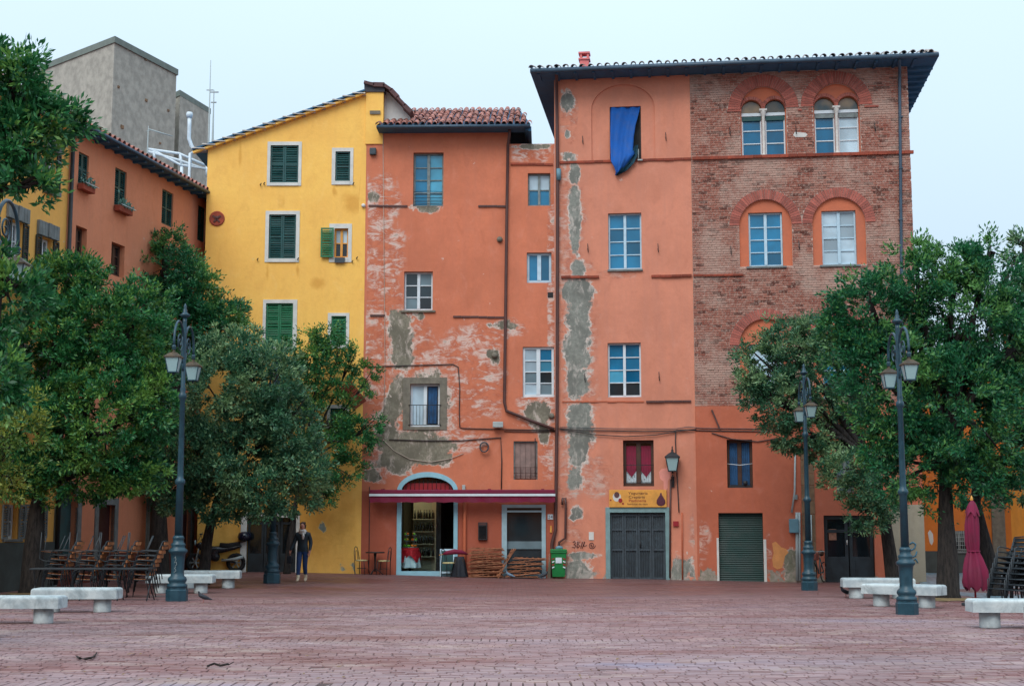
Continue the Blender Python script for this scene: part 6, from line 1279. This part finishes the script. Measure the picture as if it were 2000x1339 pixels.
# ------------------------------------------------------------ MOTORBIKE, BICYCLE
simple('bike_black', S(26, 28, 34), .3, .2, 4, 0); simple('rubber', S(20, 20, 22), .8, .2, 6, .1)
p = gp(418, 1117); t = thing('motorbike', 'black motorbike with a round top box parked behind the bench', 'motorbike', (p.x, p.y+.2, gz(p.x, p.y)), R(6))
for x in (-.66, .66):
    wv = MB(); wv.tube([(.25*math.cos(k*.2618), 0, .25*math.sin(k*.2618)) for k in range(25)], .065, 8, caps=False); wo = wv.build('wheel', 'rubber', t, (x, 0, .31)); q = MB(); q.lathe([(.05, -.05), (.05, .05)], (0, 0, 0), 10)
    for k in range(6): a = k*1.047; q.beam((.04*math.cos(a), .04*math.sin(a), 0), (.21*math.cos(a), .21*math.sin(a), 0), .03, .02)
    q.build('rim', 'pipe_pale', wo, None, (R(90), 0, 0))
m_ = skin('body', [(-.3, 0, .72, (.16, .13)), (-.05, 0, .78, (.17, .15)), (.25, 0, .72, (.13, .1)), (.62, 0, .8, (.1, .07)), (.85, 0, .86, (.05, .04)), (-.1, 0, .48, (.2, .17)), (.15, 0, .42, (.16, .15)), (-.48, 0, .82, (.14, .14)), (-.6, 0, .95, (.09, .12))], [(0, 1), (1, 2), (2, 3), (3, 4), (1, 5), (5, 6), (0, 7), (7, 8)], 'bike_black', 2, 1); obj('body', m_, t)
MB().tube([(.12, 0, .86), (.4, 0, .83), (.78, 0, .92)], [.1, .12, .08], 10).build('seat', 'rubber', t); q = MB(); q.tube([(-.66, .07, .31), (-.5, .07, .95)], .022, 6); q.tube([(-.66, -.07, .31), (-.5, -.07, .95)], .022, 6); q.build('fork', 'pipe_pale', t); MB().tube([(-.3, -.36, 1.02), (-.46, -.2, 1.06), (-.46, .2, 1.06), (-.3, .36, 1.02)], .016, 6).build('handlebar', 'bike_black', t)
MB().tube([(.2, -.13, .38), (.6, -.15, .42), (.9, -.15, .5)], [.03, .05, .055], 8).build('exhaust', 'pipe_pale', t); MB().tube([(.66, .05, .31), (.2, .05, .42)], .03, 6).tube([(.66, -.05, .31), (.2, -.05, .42)], .03, 6).build('swing_arm', 'bike_black', t)
MB().lathe([(.1, 0), (.2, .03), (.23, .12), (.2, .24), (.1, .29), (.02, .3)], (.92, 0, 1.02), 16).build('top_box', simple('box_navy', S(20, 24, 46), .25, .2, 4, 0), t); MB().beam((.6, 0, .9), (.98, 0, 1.02), .2, .03).build('rack', 'bike_black', t); MB().add([(-.6, -.16, 1.0), (-.6, .16, 1.0), (-.44, .12, 1.3), (-.44, -.12, 1.3), (-.59, -.16, 1.0), (-.59, .16, 1.0), (-.43, .12, 1.3), (-.43, -.12, 1.3)], [(0, 1, 2, 3), (7, 6, 5, 4), (0, 4, 5, 1), (1, 5, 6, 2), (2, 6, 7, 3), (3, 7, 4, 0)]).build('windscreen', 'pane_grey', t); MB().lathe([(.03, 0), (.09, .02), (.09, .05)], (0, 0, 0), 12).build('headlight', 'lantern_glass', t, (-.64, 0, .96), (0, R(-90), 0))
for s in (-1, 1): MB().tube([(-.42, s*.22, 1.06), (-.46, s*.3, 1.2)], .008, 5).lathe([(.02, 0), (.06, .02), (.05, .06)], (-.46, s*.3, 1.2), 8).build('mirror', 'bike_black', t)
u = FR.uz(1598, 1080, -.55)[0]; p = FR.root.matrix_basis @ Vector((u, -.55, 0)); t = thing('bicycle', 'old bicycle with a brown saddle leaning on the wall behind the lamp post', 'bicycle', (p.x, p.y, gz(p.x, p.y)), R(60))
for x in (-.5, .5):
    q = MB(); q.tube([(.31*math.cos(k*.2618), 0, .31*math.sin(k*.2618)) for k in range(25)], .018, 6, caps=False); wo = q.build('wheel', 'rubber', t, (x, 0, .33)); q = MB()
    for k in range(10): a = k*.628; q.tube([(0, 0, 0), (.3*math.cos(a), 0, .3*math.sin(a))], .003, 4)
    q.build('spokes', 'pipe_pale', wo)
q = MB(); P_ = {'b': (0, 0, .3), 's': (.16, 0, .78), 'h': (-.34, 0, .8), 'f': (-.5, 0, .33), 'r': (.5, 0, .33)}
for a, b in ('bs', 'bh', 'sh', 'sr', 'br', 'hf'): q.tube([P_[a], P_[b]], .017, 6)
q.build('frame', 'door_green', t); MB().tube([(.02, 0, .9), (.16, 0, .93), (.3, 0, .93)], [.03, .07, .1], 8).build('saddle', 'brown_wood', t); MB().tube([(.16, 0, .78), (.18, 0, .9)], .014, 6).build('seat_post', 'pipe_pale', t); MB().tube([(-.34, 0, .8), (-.38, 0, .98), (-.34, -.25, 1.0), (-.2, -.28, .98)], .012, 6).tube([(-.38, 0, .98), (-.34, .25, 1.0), (-.2, .28, .98)], .012, 6).build('handlebar', 'pipe_pale', t); MB().bbox(-.72, -.42, -.17, .17, .72, .95, .05).build('basket', simple('wicker', S(112, 60, 50), .9, .2, 9, .3), t)
# ------------------------------------------------------------ PERSON
simple('skin', S(176, 120, 100), .6, .08, 8, 0); simple('jacket', S(22, 42, 52), .6, .25, 7, .15); simple('jeans', S(24, 50, 92), .85, .2, 9, .2); simple('boots', S(206, 188, 160), .7, .12, 8, .1); simple('scarf', S(208, 204, 198), .9, .15, 12, .2); simple('hair', S(44, 30, 26), .6, .3, 14, .2)
p = gp(590, 1134); t = thing('person', 'person in dark jacket, pale scarf, jeans and cream boots walking across the square', 'person', (p.x, p.y, gz(p.x, p.y)), R(-8))
# faces -y; image right = +x
vb = [(0, 0, .93, (.165, .12)), (0, -.01, 1.08, (.155, .115)), (0, -.02, 1.24, (.18, .125)), (0, -.01, 1.36, (.165, .1)), (0, -.03, 1.45, (.052, .05)), (0, -.07, 1.53, (.068, .078)), (0, -.08, 1.61, (.074, .09)), (0, -.06, 1.68, (.055, .06)),
      (.085, 0, .86, (.1, .1)), (.08, -.02, .48, .075), (.075, .1, .14, .056), (.075, .09, .05, (.052, .045)), (.075, -.03, .035, (.045, .032)),
      (-.085, .0, .86, (.1, .1)), (-.06, -.17, .5, .078), (-.05, -.26, .13, .056), (-.05, -.28, .05, (.052, .045)), (-.05, -.4, .04, (.045, .032)),
      (.18, 0, 1.36, .075), (.235, .04, 1.12, .064), (.23, -.04, .92, .046), (.225, -.08, .83, (.028, .034)), (.225, -.09, .77, (.02, .03)),
      (-.18, 0, 1.36, .075), (-.25, -.02, 1.12, .064), (-.31, -.1, .94, .046), (-.345, -.1, .87, (.028, .034)), (-.355, -.11, .81, (.02, .03))]
eb = [(0, 1), (1, 2), (2, 3), (3, 4), (4, 5), (5, 6), (6, 7), (0, 8), (8, 9), (9, 10), (10, 11), (11, 12), (0, 13), (13, 14), (14, 15), (15, 16), (16, 17), (3, 18), (18, 19), (19, 20), (20, 21), (21, 22), (3, 23), (23, 24), (24, 25), (25, 26), (26, 27)]
def pick(c):
    if c.z > 1.44: return 0
    if abs(c.x) > .17 and c.z < .9 and c.z > .7: return 0
    if c.z > .86 or abs(c.x) > .19: return 1
    return 2 if c.z > .2 else 3
obj('body', skin('body', vb, eb, ['skin', 'jacket', 'jeans', 'boots'], 2, 0, pick), t)
for s, hx, hy, hz in ((1, .225, -.09, .77), (-1, -.355, -.11, .81)):
    q = MB()
    for k in range(4): y_ = hy-.028+.019*k; q.tube([(hx, y_, hz+.01), (hx-.004*s, y_-.004, hz-.035), (hx-.016*s, y_-.012, hz-.065+.008*abs(k-1.5))], [.0095, .0085, .007], 6)
    q.tube([(hx-.01*s, hy-.025, hz+.05), (hx-.03*s, hy-.045, hz+.015), (hx-.028*s, hy-.05, hz-.01)], [.011, .0095, .008], 6); q.build('fingers', 'skin', t)
obj('hair', skin('hair', [(0, -.015, 1.62, (.078, .07)), (0, -.03, 1.68, (.074, .07)), (0, -.06, 1.715, (.055, .05)), (0, .04, 1.58, (.06, .045)), (0, .06, 1.52, (.035, .035))], [(0, 1), (1, 2), (0, 3), (3, 4)], 'hair', 2), t)
q = MB(); 
for k in range(3): q.tube([((.095-.01*k+.01*math.sin(a*3))*math.cos(a), -.03+(.085)*math.sin(a)-.012*k, 1.40+.035*k+.01*math.sin(2*a+k)) for a in [i*.3927 for i in range(17)]], .034, 7, caps=False)
q.tube([(.03, -.12, 1.4), (.05, -.135, 1.32), (.04, -.13, 1.22)], [.035, .04, .03], 7); q.build('scarf', 'scarf', t)
MB().tube([(-.01, -.155, 1.575), (0, -.165, 1.585), (.01, -.155, 1.575)], [.008, .016, .008], 6).build('nose', 'skin', t); q = MB()
for s in (-1, 1): q.lathe([(.004, -.004), (.012, 0), (.004, .004)], (s*.028, -.148, 1.61), 8)
q.build('eyes', 'iron', t); MB().tube([(-.022, -.146, 1.545), (0, -.152, 1.543), (.022, -.146, 1.545)], .005, 5).build('mouth', 'ink_red', t)
hb = thing('handbag', 'dark bag carried in the hand of the walking person', 'bag', (p.x, p.y, gz(p.x, p.y)), R(-8)); MB().bbox(-.42, -.28, -.2, -.02, .52, .74, .03).build('bag_body', 'dark_cloth', hb); MB().tube([(-.35, -.17, .74), (-.35, -.12, .82), (-.35, -.06, .74)], .01, 6).build('strap', 'dark_cloth', hb)
# ------------------------------------------------------------ PIGEONS, TWIGS
simple('pigeon_dark', S(30, 36, 46), .6, .3, 20, 0); simple('pigeon_grey', S(92, 116, 136), .6, .3, 20, 0); simple('claw', S(150, 84, 70), .7, .1, 9, 0)
def pigeon(px, py, rz, mat, lab):
    p = onM(px, -1.15) if 900 < px < 1100 else gp(px, py); t = thing('pigeon', lab, 'pigeon', (p.x, p.y, gz(p.x, p.y)), R(rz), 'pigeons on the paving')
    obj('body', skin('body', [(-.03, 0, .13, (.05, .055)), (.05, 0, .12, (.05, .05)), (.11, 0, .1, (.025, .03)), (.2, 0, .075, (.028, .008)), (-.085, 0, .19, (.03, .032)), (-.1, 0, .245, (.026, .027)), (-.125, 0, .255, (.018, .018))], [(0, 1), (1, 2), (2, 3), (0, 4), (4, 5), (5, 6)], mat, 2), t)
    MB().tube([(-.135, 0, .252), (-.165, 0, .242)], [.008, .002], 5).build('beak', 'iron', t)
    for s in (-1, 1): MB().tube([(.0, s*.025, .09), (.005, s*.025, .03), (-.0, s*.025, .004), (-.03, s*.03, .003)], .005, 5).build('leg', 'claw', t)
pigeon(397, 1177, 10, 'pigeon_dark', 'dark pigeon standing beside the lamp post plinth'); pigeon(995, 1129, -20, 'pigeon_grey', 'blue grey pigeon in front of the low pile of folded chairs'); pigeon(1062, 1130, 190, 'pigeon_dark', 'dark pigeon near the green bin'); pigeon(1652, 1166, 0, 'pigeon_dark', 'dark pigeon beside the leg of the bench before the dark door')
for (pts, lab) in (([(150, 1284), (156, 1290), (166, 1289), (176, 1289), (184, 1284), (189, 1278)], 'curved dark twig lying on the paving in front of the benches'), ([(405, 1303), (418, 1300), (430, 1302), (446, 1301)], 'thin dry twig on the paving near the soldier brick band')):
    tag(MB().tube([tuple(gp(*q)+Vector((0, 0, .02+.012*(i % 2)))) for i, q in enumerate(pts)], [.012, .014, .015, .015, .012, .007][:len(pts)], 6).tube([tuple(gp(*pts[3])+Vector((0, 0, .02))), tuple(gp(pts[3][0]+10, pts[3][1]-1)+Vector((0, 0, .05)))], .006, 5).build('twig', 'bark'), lab, 'twig')
simple('dry_leaf', S(120, 96, 60), .8, .3, 20, 0); q = MB()
for i in range(260):
    p = gp(random.uniform(0, 2000), random.uniform(1140, 1330)); a = random.uniform(0, 6.28); r_ = random.uniform(.02, .045); d = Vector((math.cos(a)*r_, math.sin(a)*r_, random.uniform(0, .012))); e = Vector((-math.sin(a)*r_*.4, math.cos(a)*r_*.4, .004)); c = p+Vector((0, 0, .018)); q.quad(c-d, c+e, c+d, c-e)
o = q.build('fallen_leaves', 'dry_leaf'); tag(o, 'scattered small dry leaves on the brick paving', 'leaves', kind='stuff')

# ------------------------------------------------------------ the row across the square: stands behind the viewer, shades the street level and shows in the panes
for k, (x0, x1, hgt, m, lab) in enumerate(((-34, -13, 14.5, 'plaster_left', 'pale house closing the square opposite the yellow house, mirrored in panes'), (-12.9, 8, 15.5, 'plaster_ochre', 'ochre house opposite the cafe house across the square, mirrored in panes'), (8.1, 32, 14, 'plaster_side', 'orange house opposite the brick corner house, mirrored in panes'))):
    t = thing('opposite_house', lab, 'building', (x0, -11, 0), 0, 'houses across the square'); q = MB(); q.box(0, x1-x0, -9, 0, -.5, hgt); q.build('wall', m, t)
    q = MB(); q.add([(-.4, .8, hgt), (x1-x0+.4, .8, hgt), (x1-x0+.4, -4.5, hgt+2.2), (-.4, -4.5, hgt+2.2), (x1-x0+.4, -9.8, hgt), (-.4, -9.8, hgt)], [(0, 1, 2, 3), (3, 2, 4, 5), (1, 0, 5, 4)]); q.build('roof', 'tile', t)
    for i in range(int((x1-x0)/3)):
        for j in range(4): MB().box(1+3*i, 2.1+3*i, -.05, .02, 1+3.5*j, 2.7+3.5*j).build('window', 'pane_dark', t)
